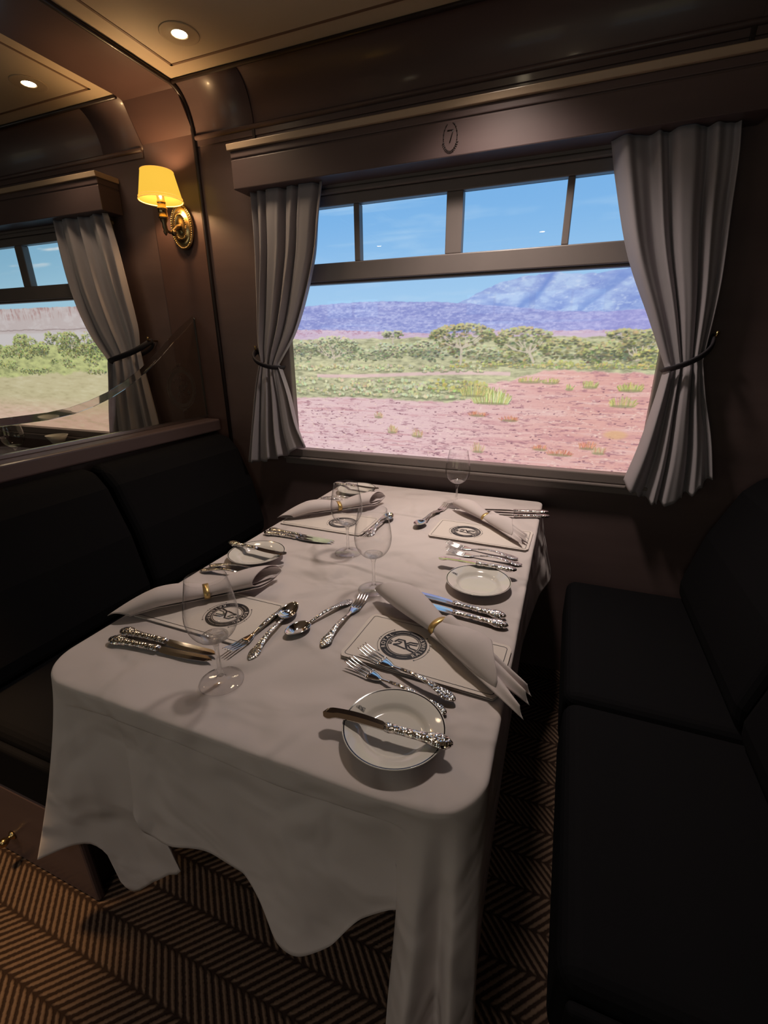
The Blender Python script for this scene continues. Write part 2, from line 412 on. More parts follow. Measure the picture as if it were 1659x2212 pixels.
    def mesh(s, y, name, parent, m):
        c = np.clip(1-(1-s.im/255)*s.lift,0,1); c = np.where(c<=.04045, c/12.92, ((c+.055)/1.055)**2.4)
        me = bpy.data.meshes.new(name); w,h = s.w,s.h
        co = np.stack([s.X, np.full_like(s.X,y), s.Z], -1).reshape(-1,3) - np.array(parent.location)
        idx = np.arange(w*h).reshape(h,w); q = np.stack([idx[:-1,:-1], idx[:-1,1:], idx[1:,1:], idx[1:,:-1]], -1).reshape(-1,4)
        me.vertices.add(w*h); me.vertices.foreach_set('co', co.ravel())
        me.loops.add(q.size); me.loops.foreach_set('vertex_index', q.ravel().astype(np.int32))
        me.polygons.add(len(q)); me.polygons.foreach_set('loop_start', np.arange(0,q.size,4,dtype=np.int32))
        me.update(calc_edges=True)
        at = me.color_attributes.new('picture', 'FLOAT_COLOR', 'POINT')
        at.data.foreach_set('color', np.concatenate([c, np.ones((h,w,1))], -1).ravel().astype(np.float32))
        me.materials.append(m); o = bpy.data.objects.new(name, me); COL.objects.link(o); o.parent = parent
        return o

def sm(a, b, x): t = np.clip((x-a)/(b-a),0,1); return t*t*(3-2*t)
def paint_main():
    P = Pic(-1.112,.272,.864,1.798, 720, 486, 3); X,Z = P.X,P.Z
    top = np.array([112,176,236.]); low = np.array([158,204,244.]); t = sm(1.42,1.8,Z)[...,None]; P.im[:] = low*(1-t)+top*t
    P.mixin((P.n(.5,.03)-.55)*1.6*sm(1.55,1.75,Z), (205,228,248))
    P.mixin((P.n(.25,.05)-.6)*1.2, (190,220,248))
    # mountain
    mt = np.interp(X[0], [-.42,-.404,-.324,-.262,-.186,-.12,-.083,-.02,.044,.1,.144,.28], [1.40,1.443,1.479,1.501,1.517,1.521,1.524,1.517,1.515,1.520,1.526,1.53])
    mt = mt+(P.n(.02,.02)[0]-.5)*.008
    mm = sm(-.001,.0015, mt[None,:]-Z)*(X>-.41)
    n1 = P.n(.05,.022); n2 = P.n(.016,.008)
    P.mixin(mm, (150,172,228)); P.mixin(mm*np.clip((n1-.5)*4.5,0,1), (178,202,242)); P.mixin(mm*np.clip((.47-n1)*4,0,1)*.8, (118,142,214))
    P.mixin(mm*np.clip((n2-.55)*4,0,1)*.6, (206,222,248))
    rid = np.abs(Z-(1.40+ (X+.20)*1.05+.01*np.sin(X*60)))
    P.mixin(mm*sm(.030,.0,rid)*(X<-.06)*(X>-.22)*.85, (108,138,212))
    sh = sm(0,.012, Z-(1.405+(X-.02)*.75))*sm(.05,.0, Z-(1.41+(X-.02)*.95))
    P.mixin(mm*sh*(X>.0)*.7, (110,140,212))
    # long purple hill
    rg = np.interp(X[0], [-1.12,-1.029,-.909,-.768,-.635,-.5,-.404,-.25,-.05,.1,.28], [1.446,1.452,1.458,1.460,1.456,1.450,1.443,1.428,1.405,1.40,1.41])
    rg = rg+(P.n(.03,.03)[0]-.5)*.006; hm = sm(-.001,.0015, rg[None,:]-Z)
    n1 = P.n(.07,.012); n2 = P.n(.012,.005)
    P.mixin(hm, (150,158,218)); P.mixin(hm*np.clip((n1-.5)*3.5,0,1), (174,184,234)); P.mixin(hm*np.clip((.5-n1)*4,0,1)*.7, (124,136,204))
    P.mixin(hm*np.clip((n2-.5)*3.5,0,1)*.75, (196,200,242)); P.mixin(hm*np.clip((.46-n2)*5,0,1)*.5, (114,122,196))
    P.mixin(hm*sm(-.25,.2,X)*.35, (176,160,226))
    # far plain
    pt = np.interp(X[0], [-1.12,-.9,-.7,-.5,-.25,.0,.28], [1.366,1.361,1.352,1.342,1.347,1.345,1.340])+(P.n(.012,.012)[0]-.5)*.007
    pm = sm(-.001,.0015, pt[None,:]-Z)
    P.mixin(pm, (205,180,205)); P.mixin(pm*np.clip((P.n(.012,.006)-.5)*5,0,1)*.7*sm(1.33,1.35,Z), (168,112,140))
    P.mixin(pm*np.clip((P.n(.04,.006)-.52)*5,0,1)*.6, (222,205,215))
    # meadow of tussocks
    g0 = 1.326+(P.n(.05,.05)[0]-.5)*.016; gm = sm(-.002,.003,g0[None,:]-Z)
    P.mixin(gm, (186,184,146)); n = P.n(.03,.007); P.mixin(gm*np.clip((n-.5)*5,0,1), (210,208,162)); P.mixin(gm*np.clip((.47-n)*5,0,1), (150,150,116))
    # pink earth
    e0 = np.interp(X[0], [-1.12,-.7,-.45,-.30,-.28,-.12,-.08,.05,.28], [1.088,1.098,1.094,1.106,1.16,1.20,1.215,1.213,1.205])+(P.n(.04,.05)[0]-.5)*.018
    em = sm(-.004,.006,e0[None,:]-Z)
    band = sm(.010,.003,np.abs(Z-(1.192-.01*np.sin(X*5))))*(X>-1.0)*(X<-.2)
    for mk in (em, band*.85):
        P.mixin(mk, (232,194,196))
    lr = sm(-.6,.15,X)
    P.mixin(em*lr*.85, (226,164,152)); P.mixin(em*(1-sm(-1.1,-.4,X))*.35, (230,200,205))
    n1 = P.n(.12,.009); n2 = P.n(.03,.006); n3 = P.n(.014,.006)
    P.mixin(em*np.clip((n1-.54)*4,0,1)*.55, (240,206,200)); P.mixin(em*np.clip((.45-n1)*5,0,1)*.5, (196,132,138))
    P.mixin(em*np.clip((.40-n2)*6,0,1)*.65, (150,98,112)); P.mixin(em*np.clip((n3-.66)*8,0,1)*.6, (250,222,210))
    st = np.abs(np.sin((Z+.004*np.sin(X*9)+(P.n(.2,.05)-.5)*.03)*420))
    P.mixin(em*np.clip((.16-st)*6,0,1)*np.clip((P.n(.1,.02)-.47)*6,0,1)*.55, (142,92,108))
    rg_ = P.rng
    for k in range(520):                                      # stones
        x = rg_.uniform(-1.1,.27); z = rg_.uniform(.87,1.17)
        if z > np.interp(x, X[0], e0)-.01: continue
        sc = 1.0+2.2*(1.17-z)
        w = rg_.uniform(.0014,.0042)*sc; c = (120,76,92) if rg_.random()<.62 else (248,214,196)
        P.blob(x, z, w, w*.5, c, .8)
        if rg_.random()<.35: P.line((x,z),(x+rg_.uniform(-.02,.02)*sc,z+.002),.0013,(138,88,104),.8)
    # fields of low bushes
    def bushes(n, x0, x1, zf, r, pal, rz=.55):
        L = [(zf(rg_.random()), rg_.uniform(x0,x1)) for _ in range(n)]; L.sort(reverse=True)
        for z,x in L:
            s_ = r*rg_.uniform(.6,1.3); c = np.array(pal[rg_.integers(len(pal))])+rg_.normal(0,6,3)
            P.blob(x, z-.3*s_, s_*1.15, s_*.34, (120,124,92), .7)
            for q in range(3): P.blob(x+rg_.normal(0,.45)*s_, z+rg_.uniform(0,.4)*s_, s_*.42, s_*rz*.8, c+rg_.normal(0,9,3), .85)
    pl = [(210,208,162),(196,194,150),(218,216,174),(178,178,136)]
    pr_ = [(196,188,112),(178,176,102),(206,196,126),(150,152,92)]
    bushes(160, -1.1, -.3, lambda u: 1.205+.02*u, .010, pl); bushes(130, -.42, .26, lambda u: 1.222+.022*u, .010, pr_)
    bushes(230, -1.1, -.36, lambda u: 1.105+.065*u, .013, pl); bushes(60, -.5, -.28, lambda u: 1.13+.04*u, .013, pr_)
    # trees
    pal = [(68,70,56),(94,96,70),(128,128,86),(168,164,110),(198,192,136)]
    palw = [(92,98,80),(120,126,98),(150,154,120),(184,186,148),(208,208,168)]
    for k in range(34):                                       # hedge-like far scrub
        x = rg_.uniform(-1.1,.27); P.tree(x,1.25,x,1.295+rg_.uniform(-.012,.02),.11,.055,palw if x<-.45 else pal,False,36)
    P.tree(-.915,1.252,-.92,1.338,.24,.085,palw,True,240); P.tree(-1.05,1.27,-1.05,1.322,.12,.05,palw,False,60)
    P.tree(-.657,1.31,-.655,1.355,.085,.028,palw,True,50)
    P.tree(-.53,1.245,-.53,1.318,.13,.075,palw,False,130)
    P.tree(-.385,1.232,-.385,1.374,.245,.082,pal,True,300); P.tree(-.30,1.24,-.31,1.292,.15,.045,palw,False,90)
    P.tree(-.125,1.242,-.165,1.359,.21,.085,pal,True,240); P.tree(-.03,1.25,-.02,1.322,.17,.075,pal,False,170)
    P.tree(.09,1.25,.09,1.296,.12,.05,pal,False,90); P.tree(.15,1.30,.15,1.346,.10,.03,pal,True,60)
    P.tree(.2,1.25,.215,1.342,.14,.09,pal,True,200); P.tree(.24,1.25,.25,1.285,.12,.05,pr_+[(214,206,120)],False,90)
    bushes(70, -.42, .26, lambda u: 1.222+.012*u, .008, pr_)
    # nearer tussocks
    def tuss(x, z, w, h, pal, n=70):
        for k in range(n):
            a = rg_.uniform(-1,1); hh = h*math.sqrt(max(1-a*a*.8,.05))*rg_.uniform(.5,1)
            P.line((x+a*w*.42, z), (x+a*w*.5+rg_.normal(0,.004), z+hh), .0016, np.array(pal[rg_.integers(len(pal))])+rg_.normal(0,10,3), .9)
        P.blob(x, z, w*.5, .006, (132,128,92), .6)
    tuss(-.262,1.092,.15,.062,[(186,190,112),(212,212,142),(150,158,96),(226,224,164)],200)
    tuss(-.33,1.118,.10,.05,pr_,90)
    tuss(-.06,1.170,.06,.02,pr_,30); tuss(-.13,1.172,.09,.02,pr_,40); tuss(.07,1.158,.055,.025,pr_,40)
    tuss(.198,1.150,.085,.03,pr_,60); tuss(.18,1.098,.09,.035,[(196,180,120),(168,160,100),(216,196,140)],70); tuss(.005,1.15,.03,.02,pr_,20)
    for x,z,w,h in ((-.31,1.045,.07,.02),(-.19,1.032,.07,.018),(.0,.915,.10,.022),(-.07,.93,.06,.02),(.09,.945,.06,.03)): tuss(x,z,w,h,[(214,140,110),(228,160,124),(198,120,98)],40)
    for x,z,w,h in ((-.30,.905,.05,.04),(-.55,.95,.05,.035),(-.66,.96,.05,.035),(-.72,1.02,.04,.025),(.13,.93,.05,.03)): tuss(x,z,w,h,[(206,176,136),(190,150,120),(220,190,150)],34)
    P.blob(.175,1.0,.045,.018,(226,176,128),.8,.4)
    return P
def paint_side(res=(560,386), seed=11):
    P = Pic(-3.285,-2.01,.864,1.798, *res, seed); P.lift = 1.0; X,Z = P.X,P.Z; rg_ = P.rng
    top = np.array([132,180,208.]); low = np.array([160,200,220.]); t = sm(1.5,1.8,Z)[...,None]; P.im[:] = low*(1-t)+top*t
    P.mixin(np.clip((P.n(.3,.03)-.56)*5,0,1)*sm(1.66,1.72,Z), (205,216,222))
    ct = np.interp(X[0], [-3.4,-2.955,-2.6,-2.325,-2.07],[1.506,1.503,1.500,1.497,1.494])+(P.n(.02,.02)[0]-.5)*.006; cm = sm(-.001,.0015,ct[None,:]-Z)
    P.mixin(cm,(196,184,182)); n = P.n(.010,.05); P.mixin(cm*np.clip((n-.48)*5,0,1)*sm(1.43,1.47,Z)*.9,(172,138,134)); P.mixin(cm*np.clip((P.n(.05,.02)-.5)*4,0,1)*.5,(212,206,206))
    P.mixin(cm*sm(.0035,.001,np.abs(Z-1.393-(P.n(.05,.05)-.5)*.01))*.8,(150,134,132)); P.mixin(cm*sm(1.385,1.37,Z),(206,200,200))
    gm = sm(-.003,.004,(1.315+(P.n(.05,.05)[0]-.5)*.03)[None,:]-Z); P.mixin(gm,(186,190,132))
    n = P.n(.04,.014); P.mixin(gm*np.clip((n-.5)*4,0,1),(204,210,142)); P.mixin(gm*np.clip((.46-n)*5,0,1)*.8,(146,152,106))
    e0 = np.interp(X[0],[-3.4,-3.1,-2.75,-2.4,-2.07],[1.13,1.14,1.165,1.18,1.20])+(P.n(.05,.05)[0]-.5)*.03; em = sm(-.006,.01,e0[None,:]-Z)
    P.mixin(em,(200,190,152)); P.mixin(em*sm(1.06,.92,Z),(214,182,162)); n = P.n(.07,.012); P.mixin(em*np.clip((.45-n)*4,0,1)*.45,(168,158,120)); P.mixin(em*np.clip((n-.56)*4,0,1)*.5,(218,210,178))
    pal = [(84,90,62),(108,116,74),(138,146,92),(166,172,112),(188,194,130)]
    for k in range(46):
        x = rg_.uniform(-3.4,-2.08); z = rg_.uniform(1.27,1.34); P.tree(x,z-.06,x,z+.01,rg_.uniform(.08,.16),.06,pal,False,60)
    for k in range(30):
        x = rg_.uniform(-3.3,-2.08); z = rg_.uniform(1.17,1.26); P.tree(x,z-.03,x,z,rg_.uniform(.05,.1),.03,pal[1:],False,26)
    P.tree(-2.46,1.27,-2.46,1.352,.14,.08,pal,True,150)
    return P
for pic, lab, x, px, across in (
        (paint_main, 'bright desert landscape with trees and blue mountains filling the wide window', -.42, -.42, False),
        (paint_side, 'landscape of cliffs and green scrub behind the left window', -2.6475, -2.6475, False),
        (lambda: paint_side((220,152), 21), 'landscape screen across the aisle opposite the wide window, outside the picture', -.42, -2.6475, True),
        (lambda: paint_side((220,152), 22), 'landscape screen across the aisle opposite the left window, outside the picture', -2.6475, -2.6475, True)):
    s = thing('view_screen', lab, 'screen', (px, WY+.05, .864))
    P = pic()
    P.mesh(WY+.035, 'lit_picture', s, M['screen_across' if across else 'screen'])
    cx = (P.x1-P.x0)/2-.001
    MB().box(-cx, cx, -.012, .012, 0.001, P.z1-.866).build('housing', M['plaster'], s)
    if across: s.location = (x, YF-.05, .864); s.rotation_euler.z = PI

# ------------------------------------------------------------------ pelmets
def pelmet(x0, x1, label, digit):
    cx = (x0+x1)/2; t = thing('pelmet', label, 'pelmet', (cx, WY, 1.84)); h = (x1-x0)/2
    yf = 1.636-WY
    b = MB(); b.box(-h, h, yf, -.0005, 0, .090); b.box(-h, h, yf, -.0005, .094, .116); b.box(-h+.003, h-.003, yf+.004, -.001, .085, .1)
    b.build('board', M['wood'], t, bevel=.003)
    c = MB()
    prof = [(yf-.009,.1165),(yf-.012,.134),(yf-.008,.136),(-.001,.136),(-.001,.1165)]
    c.extrude(prof, 'x', -h-.007, h+.007); c.build('crown_lip', M['wood_pale'], t, bevel=.0015)
    if digit:
        d = MB(); yq = yf-.0008
        n = 40; ex, ez = .021, .036; P0 = [(ex*math.cos(2*PI*k/n), yq, .050+ez*math.sin(2*PI*k/n)) for k in range(n+1)]
        for k in range(n):
            if 7 < k < 13: continue
            d.tube([P0[k], P0[k+1]], .0011 if k % 2 else .0018, 5)
        for k in range(22, 38):
            a = 2*PI*k/n; d.tube([(ex*math.cos(a), yq, .05+ez*math.sin(a)), ((ex+.006)*math.cos(a+.12), yq, .05+(ez+.006)*math.sin(a+.12))], .0012, 5)
        d.tube([(-.009, yq, .066), (.009, yq, .067), (-.001, yq, .036)], .0018, 5)
        d.build('number_plaque', M['wood_dark'], t)['label'] = 'dark oval plaque with the number 7'
    return t
pelmet(-1.226, .386, 'long wooden pelmet above the wide window, carved with a 7', True)
pelmet(-3.50, -1.895, 'wooden pelmet above the left window, beside the lit wall lamp', False)

# ------------------------------------------------------------------ curtains
def interp_poly(P, k):
    """k in 0..1 smooth along a polyline of (x,z)"""
    d = [0]
    for a, b in zip(P, P[1:]): d.append(d[-1]+math.hypot(b[0]-a[0], b[1]-a[1]))
    s = k*d[-1]; d = np.array(d); P = np.array(P)
    i = min(int(np.searchsorted(d, s, side='right'))-1, len(P)-2); t = (s-d[i])/(d[i+1]-d[i])
    m = lambda j: (P[min(j+1,len(P)-1)]-P[max(j-1,0)])/(d[min(j+1,len(P)-1)]-d[max(j-1,0)])
    h = d[i+1]-d[i]; a, b = P[i], P[i+1]
    return (2*t**3-3*t*t+1)*a+(t**3-2*t*t+t)*h*m(i)+(-2*t**3+3*t*t)*b+(t**3-t*t)*h*m(i+1)
def curtain(label, left, right, ti, npl, sag, hook_right, hook, seed, y0=1.682):
    """left/right: (x,z) edge polylines; ti: index of the tie row in each"""
    rg = random.Random(seed)
    cx = (left[0][0]+right[0][0])/2; t = thing('curtain', label, 'curtain', (cx, y0, left[0][1]), 0, 'tied-back curtains')
    NU, NV1, NV2 = 150, 44, 34; P = []
    ph = [rg.uniform(-.5,.5) for _ in range(6)]
    def row(L, Rr, amp, v, low):
        r = []
        for j in range(NU+1):
            u = j/NU; uu = u+.035*math.sin(2*PI*u*2.3+ph[0]*5)+.02*math.sin(2*PI*u*3.7+ph[1]*9)
            x = L[0]+(Rr[0]-L[0])*u; z = L[1]+(Rr[1]-L[1])*u
            q = 2*PI*npl*uu+ph[2]*4
            w = math.sin(q)+.35*math.sin(2*q+ph[3]*6+v*1.4)+.25*math.sin(.53*q+ph[4]*7+v*2.2)
            y = y0+amp*w*.62
            if low: z -= sag*math.sin(PI*u)*v+.006*v*math.sin(2*q)
            r.append((x-cx, y-y0, z-left[0][1]))
        return r
    for i in range(NV1):
        v = i/(NV1-1); k = v
        L = interp_poly(left[:ti+1], k); Rr = interp_poly(right[:ti+1], k)
        amp = .021+.010*math.sin(PI*v*.9)-.008*v**4
        P.append(row(L, Rr, amp, v, False))
    for i in range(1, NV2):
        v = i/(NV2-1); L = interp_poly(left[ti:], v); Rr = interp_poly(right[ti:], v)
        P.append(row(L, Rr, .023+.012*math.sin(PI*v*.5), v, True))
    MB().grid(P).build('fabric', M['curtain'], t, solid=.0025)
    # tieback
    a, b = left[ti], right[ti]; lo, hi = (a, b) if hook_right else (b, a)
    pts = []
    for k in range(25):
        s = k/24; x = hook[0]+(lo[0]-hook[0])*(.5-.5*math.cos(PI*s)); z = hook[1]+(lo[1]-.012-hook[1])*s-.018*math.sin(PI*s)
        y = y0+.03-.075*math.sin(PI*min(s*1.02,1))**.6
        pts.append((x-cx, y-y0, z-left[0][1]))
    tb = MB().tube(pts, .0125, 10, flat=.45); 
    x = lo[0]
    pts2 = [(p_[0], .032, p_[2]-.004) for p_ in pts]; tb.tube(pts2, .009, 8, flat=.5)
    tb.build('tieback', M['tie'], t)
    h = MB(); hx, hz = hook[0]-cx, hook[1]-left[0][1]
    h.tube([(hx, WY-y0-.001, hz), (hx, .02, hz), (hx+.004, .0, hz+.004), (hx+.006, .0, hz+.018)], [.004,.004,.004,.006], 8)
    h.build('hook', M['brass'], t)
    return t
curtain('grey taupe curtain tied back on the left side of the wide window',
    [(-1.186,1.8385),(-1.19,1.682),(-1.206,1.489),(-1.221,1.316),(-1.214,1.245),(-1.248,1.149),(-1.285,1.009),(-1.338,.80)],
    [(-.879,1.8385),(-.896,1.761),(-.925,1.602),(-.951,1.511),(-1.01,1.385),(-1.075,1.30),(-1.122,1.228),(-1.083,1.115),(-1.049,.982),(-1.014,.909)][:0] or
    [(-.879,1.8385),(-.897,1.75),(-.925,1.602),(-1.020,1.365),(-1.122,1.228),(-1.083,1.115),(-1.049,.982),(-1.012,.903)], 4, 4.6, .02, False, (-1.238,1.285), 1)
curtain('grey taupe curtain tied back on the right side of the wide window',
    [(.032,1.8385),(.055,1.749),(.120,1.548),(.210,1.362),(.272,1.232),(.262,1.13),(.241,.975),(.215,.853)],
    [(.335,1.8385),(.345,1.767),(.354,1.642),(.368,1.45),(.366,1.25),(.392,1.15),(.433,1.018),(.463,.892)], 4, 4.2, .075, True, (.383,1.315), 5)
curtain('brownish taupe curtain tied back beside the wall lamp, seen past the glass divider',
    [(-2.246,1.8385),(-2.239,1.686),(-2.216,1.53),(-2.161,1.366),(-2.083,1.243),(-2.105,1.13),(-2.14,.98),(-2.165,.86)],
    [(-1.915,1.8385),(-1.89,1.72),(-1.865,1.52),(-1.855,1.38),(-1.87,1.29),(-1.86,1.16),(-1.838,1.0),(-1.82,.86)], 4, 4, .01, True, (-1.822,1.328), 9)

# ------------------------------------------------------------------ wall lamp
def sconce():
    t = thing('wall_lamp', 'brass wall lamp with a lit yellow shade on the wood pillar', 'lamp', (-1.565, WY-.016, 1.766))
    bp = MB()                                     # oval back plate, beaded
    ax, az = .056, .083; prof = [(1.0,0.0),(1.0,.004),(.96,.007),(.90,.006),(.86,.004),(.62,.008),(.56,.013),(.50,.013),(.44,.010),(.25,.016),(.0,.018)]
    n = 56; P = [[(ax*s_*math.cos(2*PI*k/n), -d-.0003, az*s_*math.sin(2*PI*k/n)) for k in range(n)] for s_, d in prof]
    bp.grid(P, 0, True, True)
    bp.build('back_plate', M['brass'], t)
    bd = MB()
    for s_, cnt, r in ((.93, 56, .0032), (.53, 34, .0022)):
        for k in range(cnt):
            a = 2*PI*k/cnt; c = (ax*s_*math.cos(a), -.008 if s_ > .8 else -.0145, az*s_*math.sin(a))
            bd.lathe([(0.0001,-r),(r*.7,-r*.7),(r,0),(r*.7,r*.7),(.0001,r)], 8, c=c)
    bd.build('beading', M['brass'], t)
    yl = -.098                                    # lamp axis distance from wall
    arm = MB(); pts = [(0,-.012,0),(0,-.032,-.006),(0,-.054,-.022),(0,-.075,-.032),(0,-.089,-.028),(0,-.097,-.014),(0,yl,.004)]
    arm.tube(pts, [.011,.009,.0065,.006,.006,.007,.009], 12)
    arm.lathe([(.0001,-.012),(.009,-.008),(.012,0),(.009,.008),(.0001,.012)], 14, c=(0,-.054,-.030))
    arm.lathe([(.0001,-.060),(.004,-.056),(.009,-.046),(.006,-.040),(.010,-.030),(.008,-.018),(.013,-.008),(.014,0),(.0001,.001)], 20, c=(0,yl,.012))
    arm.build('arm', M['brass_dark'], t)
    so = MB(); so.lathe([(.0001,.010),(.017,.010),(.0185,.012),(.0185,.016),(.0165,.018),(.0165,.040),(.0185,.042),(.0185,.047),(.0155,.049),(.0155,.062),(.0165,.064),(.0165,.068),(.014,.070),(.014,.086),(.0001,.087)], 28, c=(0,yl,0))
    so.build('lamp_holder', M['brass'], t)
    sh = MB(); z0, z1 = .070, .168
    sh.lathe([(.0800,z0),(.0585,z1)], 56, c=(0,yl,0)); s_ = sh.build('lamp_shade', M['shade'], t, solid=.0015)
    tr = MB(); 
    for r, z in ((.0806,z0+.001),(.0792,z0+.010),(.0590,z1-.001)):
        tr.tube([(r*math.cos(2*PI*k/56), yl+r*math.sin(2*PI*k/56), z) for k in range(57)], .0022 if z < .075 else .0015, 6, cap=False)
    tr.build('shade_piping', M['shade_trim'], s_)
    sp = MB()
    for k in range(3): a = 2*PI*k/3; sp.tube([(.013*math.cos(a), yl+.013*math.sin(a), .086), (.066*math.cos(a), yl+.066*math.sin(a), .12)], .0012, 6)
    sp.build('shade_carrier', M['brass'], t)
    l = bpy.data.lights.new('lamp_bulb', 'POINT'); l.energy = 4.4; l.color = (1,.62,.30); l.shadow_soft_size = .02
    o = bpy.data.objects.new('lamp_bulb', l); COL.objects.link(o); o.parent = t; o.location = (0, yl, .115)
    return t
sconce()

# ------------------------------------------------------------------ ceiling downlights
def downlight(x, y, label, power, col=(1,.76,.5), ang=2.3):
    t = thing('downlight', label, 'ceiling light', (x, y, CZ), 0, 'ceiling downlights')
    n = MB(); n.lathe([(.0585,-.0004),(.0588,-.0020),(.0570,-.0030),(.052,-.0022),(.030,-.0022),(.0265,-.0035),(.0225,-.0025),(.0225,-.0003)], 48); n.build('trim_ring', M['trimring'], t)
    n = MB(); n.lathe([(.0001,-.0015),(.0222,-.0015)], 32); n.build('lamp_lens', M['bulb'], t)
    l = bpy.data.lights.new('downlight_beam', 'SPOT'); l.energy = power; l.color = col; l.spot_size = ang; l.spot_blend = .85; l.shadow_soft_size = .085
    o = bpy.data.objects.new('downlight_beam', l); COL.objects.link(o); o.parent = t; o.location = (0,0,-.012)
    return t
downlight(-1.233, 1.457, 'lit round downlight in the cream ceiling panel by the window wall', 9)
downlight(-1.946, 1.469, 'lit round downlight in the far left ceiling panel, across the wooden beam', 5)
downlight(-.28, 1.36, 'round downlight above the far half of the table, outside the picture', 60, (1,.86,.75), 1.95)
downlight(-.36, -1.12, 'round downlight over the aisle, mirrored in the upper window panes at right', 32, (1,.86,.82), 1.9)
downlight(-1.85, -1.12, 'round downlight over the aisle, mirrored in the upper window panes at left', 22, (1,.85,.75), 1.9)
downlight(-1.24, .27, 'round downlight in the aisle by the beam, outside the picture', 95, (1,.60,.27), .50)

# ------------------------------------------------------------------ benches
def bench(side):
    """side -1: left bench, +1: right bench; local x runs from the partition towards the table"""
    lab = ('black upholstered bench at left of the table, below the glass divider' if side < 0 else 'black upholstered bench in deep shade at right of the table')
    t = thing('bench', lab, 'bench', (-.42+side*1.14, 1.05, 0), 0, 'dining benches')
    X = lambda d: -side*d             # d: distance from partition axis towards table
    def bx(mb, d0, d1, y0, y1, z0, z1): return mb.box(min(X(d0),X(d1)), max(X(d0),X(d1)), y0-1.05, y1-1.05, z0, z1)
    bx(MB(), .04, .60, .44, 1.715, .0005, .27).build('base', M['wood_dark'], t, bevel=.004)
    bx(MB(), .0, .625, .42, .4395, .0005, .285).build('end_panel', M['wood'], t, bevel=.006)
    bx(MB(), .0, .045, .42, 1.715, .2705, .93).build('back_frame', M['wood_dark'], t, bevel=.004)
    bx(MB(), .0, .62, .42, .4395, .286, .43).build('end_cushion', M['uphol'], t, bevel=.02, segs=4)
    for y0, y1 in ((.442, 1.035), (1.04, 1.712)):
        bx(MB(), .06, .635, y0, y1, .272, .455).build('seat_cushion', M['uphol'], t, bevel=.035, segs=5)
        mb = MB()
        d0, d1 = (.048, .30)
        pr = [(X(.048), .456), (X(.27), .456), (X(.275), .52), (X(.235), .70), (X(.17), .86), (X(.12), .915), (X(.048), .925)]
        n0 = len(mb.v); mb.extrude(pr, 'y', y0+.004-1.05, y1-.004-1.05)
        mb.build('back_cushion', M['uphol'], t, bevel=.03, segs=4)
    bx(MB(), -.055, .062, .42, 1.722, .931, .985).build('top_rail', M['wood'], t, bevel=.008, segs=3)
    if side < 0:
        k = MB(); k.lathe([(.0001,-.0),(.013,0.0),(.012,.004),(.006,.007),(.006,.012),(.011,.018),(.012,.024),(.008,.031),(.0001,.033)], 20)
        k.v = [(a, -c, b) for a, b, c in k.v]
        k.build('door_knob', M['brass'], t, loc=(.335, -.6305, .094))['label'] = 'small shiny brass knob'
    return t
bench(-1); bench(1)

# ------------------------------------------------------------------ glass divider on the left bench rail
def divider():
    X0 = -1.572; t = thing('glass_divider', 'clear glass divider with a swooping top edge standing on the bench rail', 'glass divider', (X0, 1.1, .985))
    top = [(.40,1.118),(.60,1.108),(.80,1.104),(.90,1.1035),(1.0,1.103),(1.08,1.110),(1.158,1.126),(1.23,1.147),(1.303,1.176),(1.40,1.224),(1.492,1.284),(1.57,1.340),(1.65,1.390),(1.721,1.430)]
    B = .024
    def inner(i):
        a = Vector(top[max(i-1,0)]); b = Vector(top[min(i+1,len(top)-1)]); d = (b-a).normalized(); n = Vector((-d.y, d.x)); p = Vector(top[i])-n*B
        return (min(p.x, 1.721-.006), p.y)
    ins = [inner(i) for i in range(len(top))]
    def L(p, dx): return (dx, p[0]-1.1, p[1]-.985)
    g = MB(); h = .003
    for i in range(len(top)-1):
        for dx in (-h, h):
            g.quad(L((ins[i][0],.9985),dx), L((ins[i+1][0],.9985),dx), L(ins[i+1],dx), L(ins[i],dx))
    g.quad(L((1.721,.9985),-h), L((1.721,.9985),h), L(ins[-1],h), L(ins[-1],-h))
    g.build('glass_pane', M['partition_glass'], t)
    e = MB()
    rows = []
    for i in range(len(top)): rows.append([L(ins[i],-h), L(top[i],-.0012), L(top[i],.0012), L(ins[i],h)])
    e.grid(rows, 0, False, True); e.build('bevelled_edge', M['bevel_glass'], t)
    v = MB(); v.box(-.004,.004, .622,.6265, .0145,.437); v.build('edge_strip', M['glint'], t)
    c = MB(); c.box(-.007,.007, -.68,.622, .0003,.0135); c.build('glint_strip', M['glint'], t, bevel=.0015)  # metal strip added for the bright refraction along the glass foot
    # etched oval crest
    w = MB(); cy, cz = 1.588-1.1, 1.132-.985; n = 60
    def ring(a0, b0, a1, b1):
        P = [[(.0042, cy+a*math.cos(2*PI*k/n), cz+b*math.sin(2*PI*k/n)) for k in range(n)] for a, b in ((a0,b0),(a1,b1))]
        w.grid(P, 0, False, True)
    ring(.083,.090,.078,.085); ring(.074,.081,.060,.066); 
    rg = random.Random(4)
    for k in range(46):
        a = rg.uniform(0,2*PI); r = rg.random()**.6; y = cy+.05*r*math.cos(a); z = cz+.055*r*math.sin(a)
        w.tube([(.0042,y,z),(.0042,y+rg.uniform(-.012,.012),z+rg.uniform(-.016,.016))], .0011, 4)
    for s_ in (1,-1):
        for q in (-.006,.0,.006): w.tube([(.0042,cy+q,cz+s_*.090),(.0042,cy+q*2.0,cz+s_*.104)], .0014, 4)
    w.build('etched_crest', M['etched'], t)['label'] = 'etched oval crest'
    return t
divider()

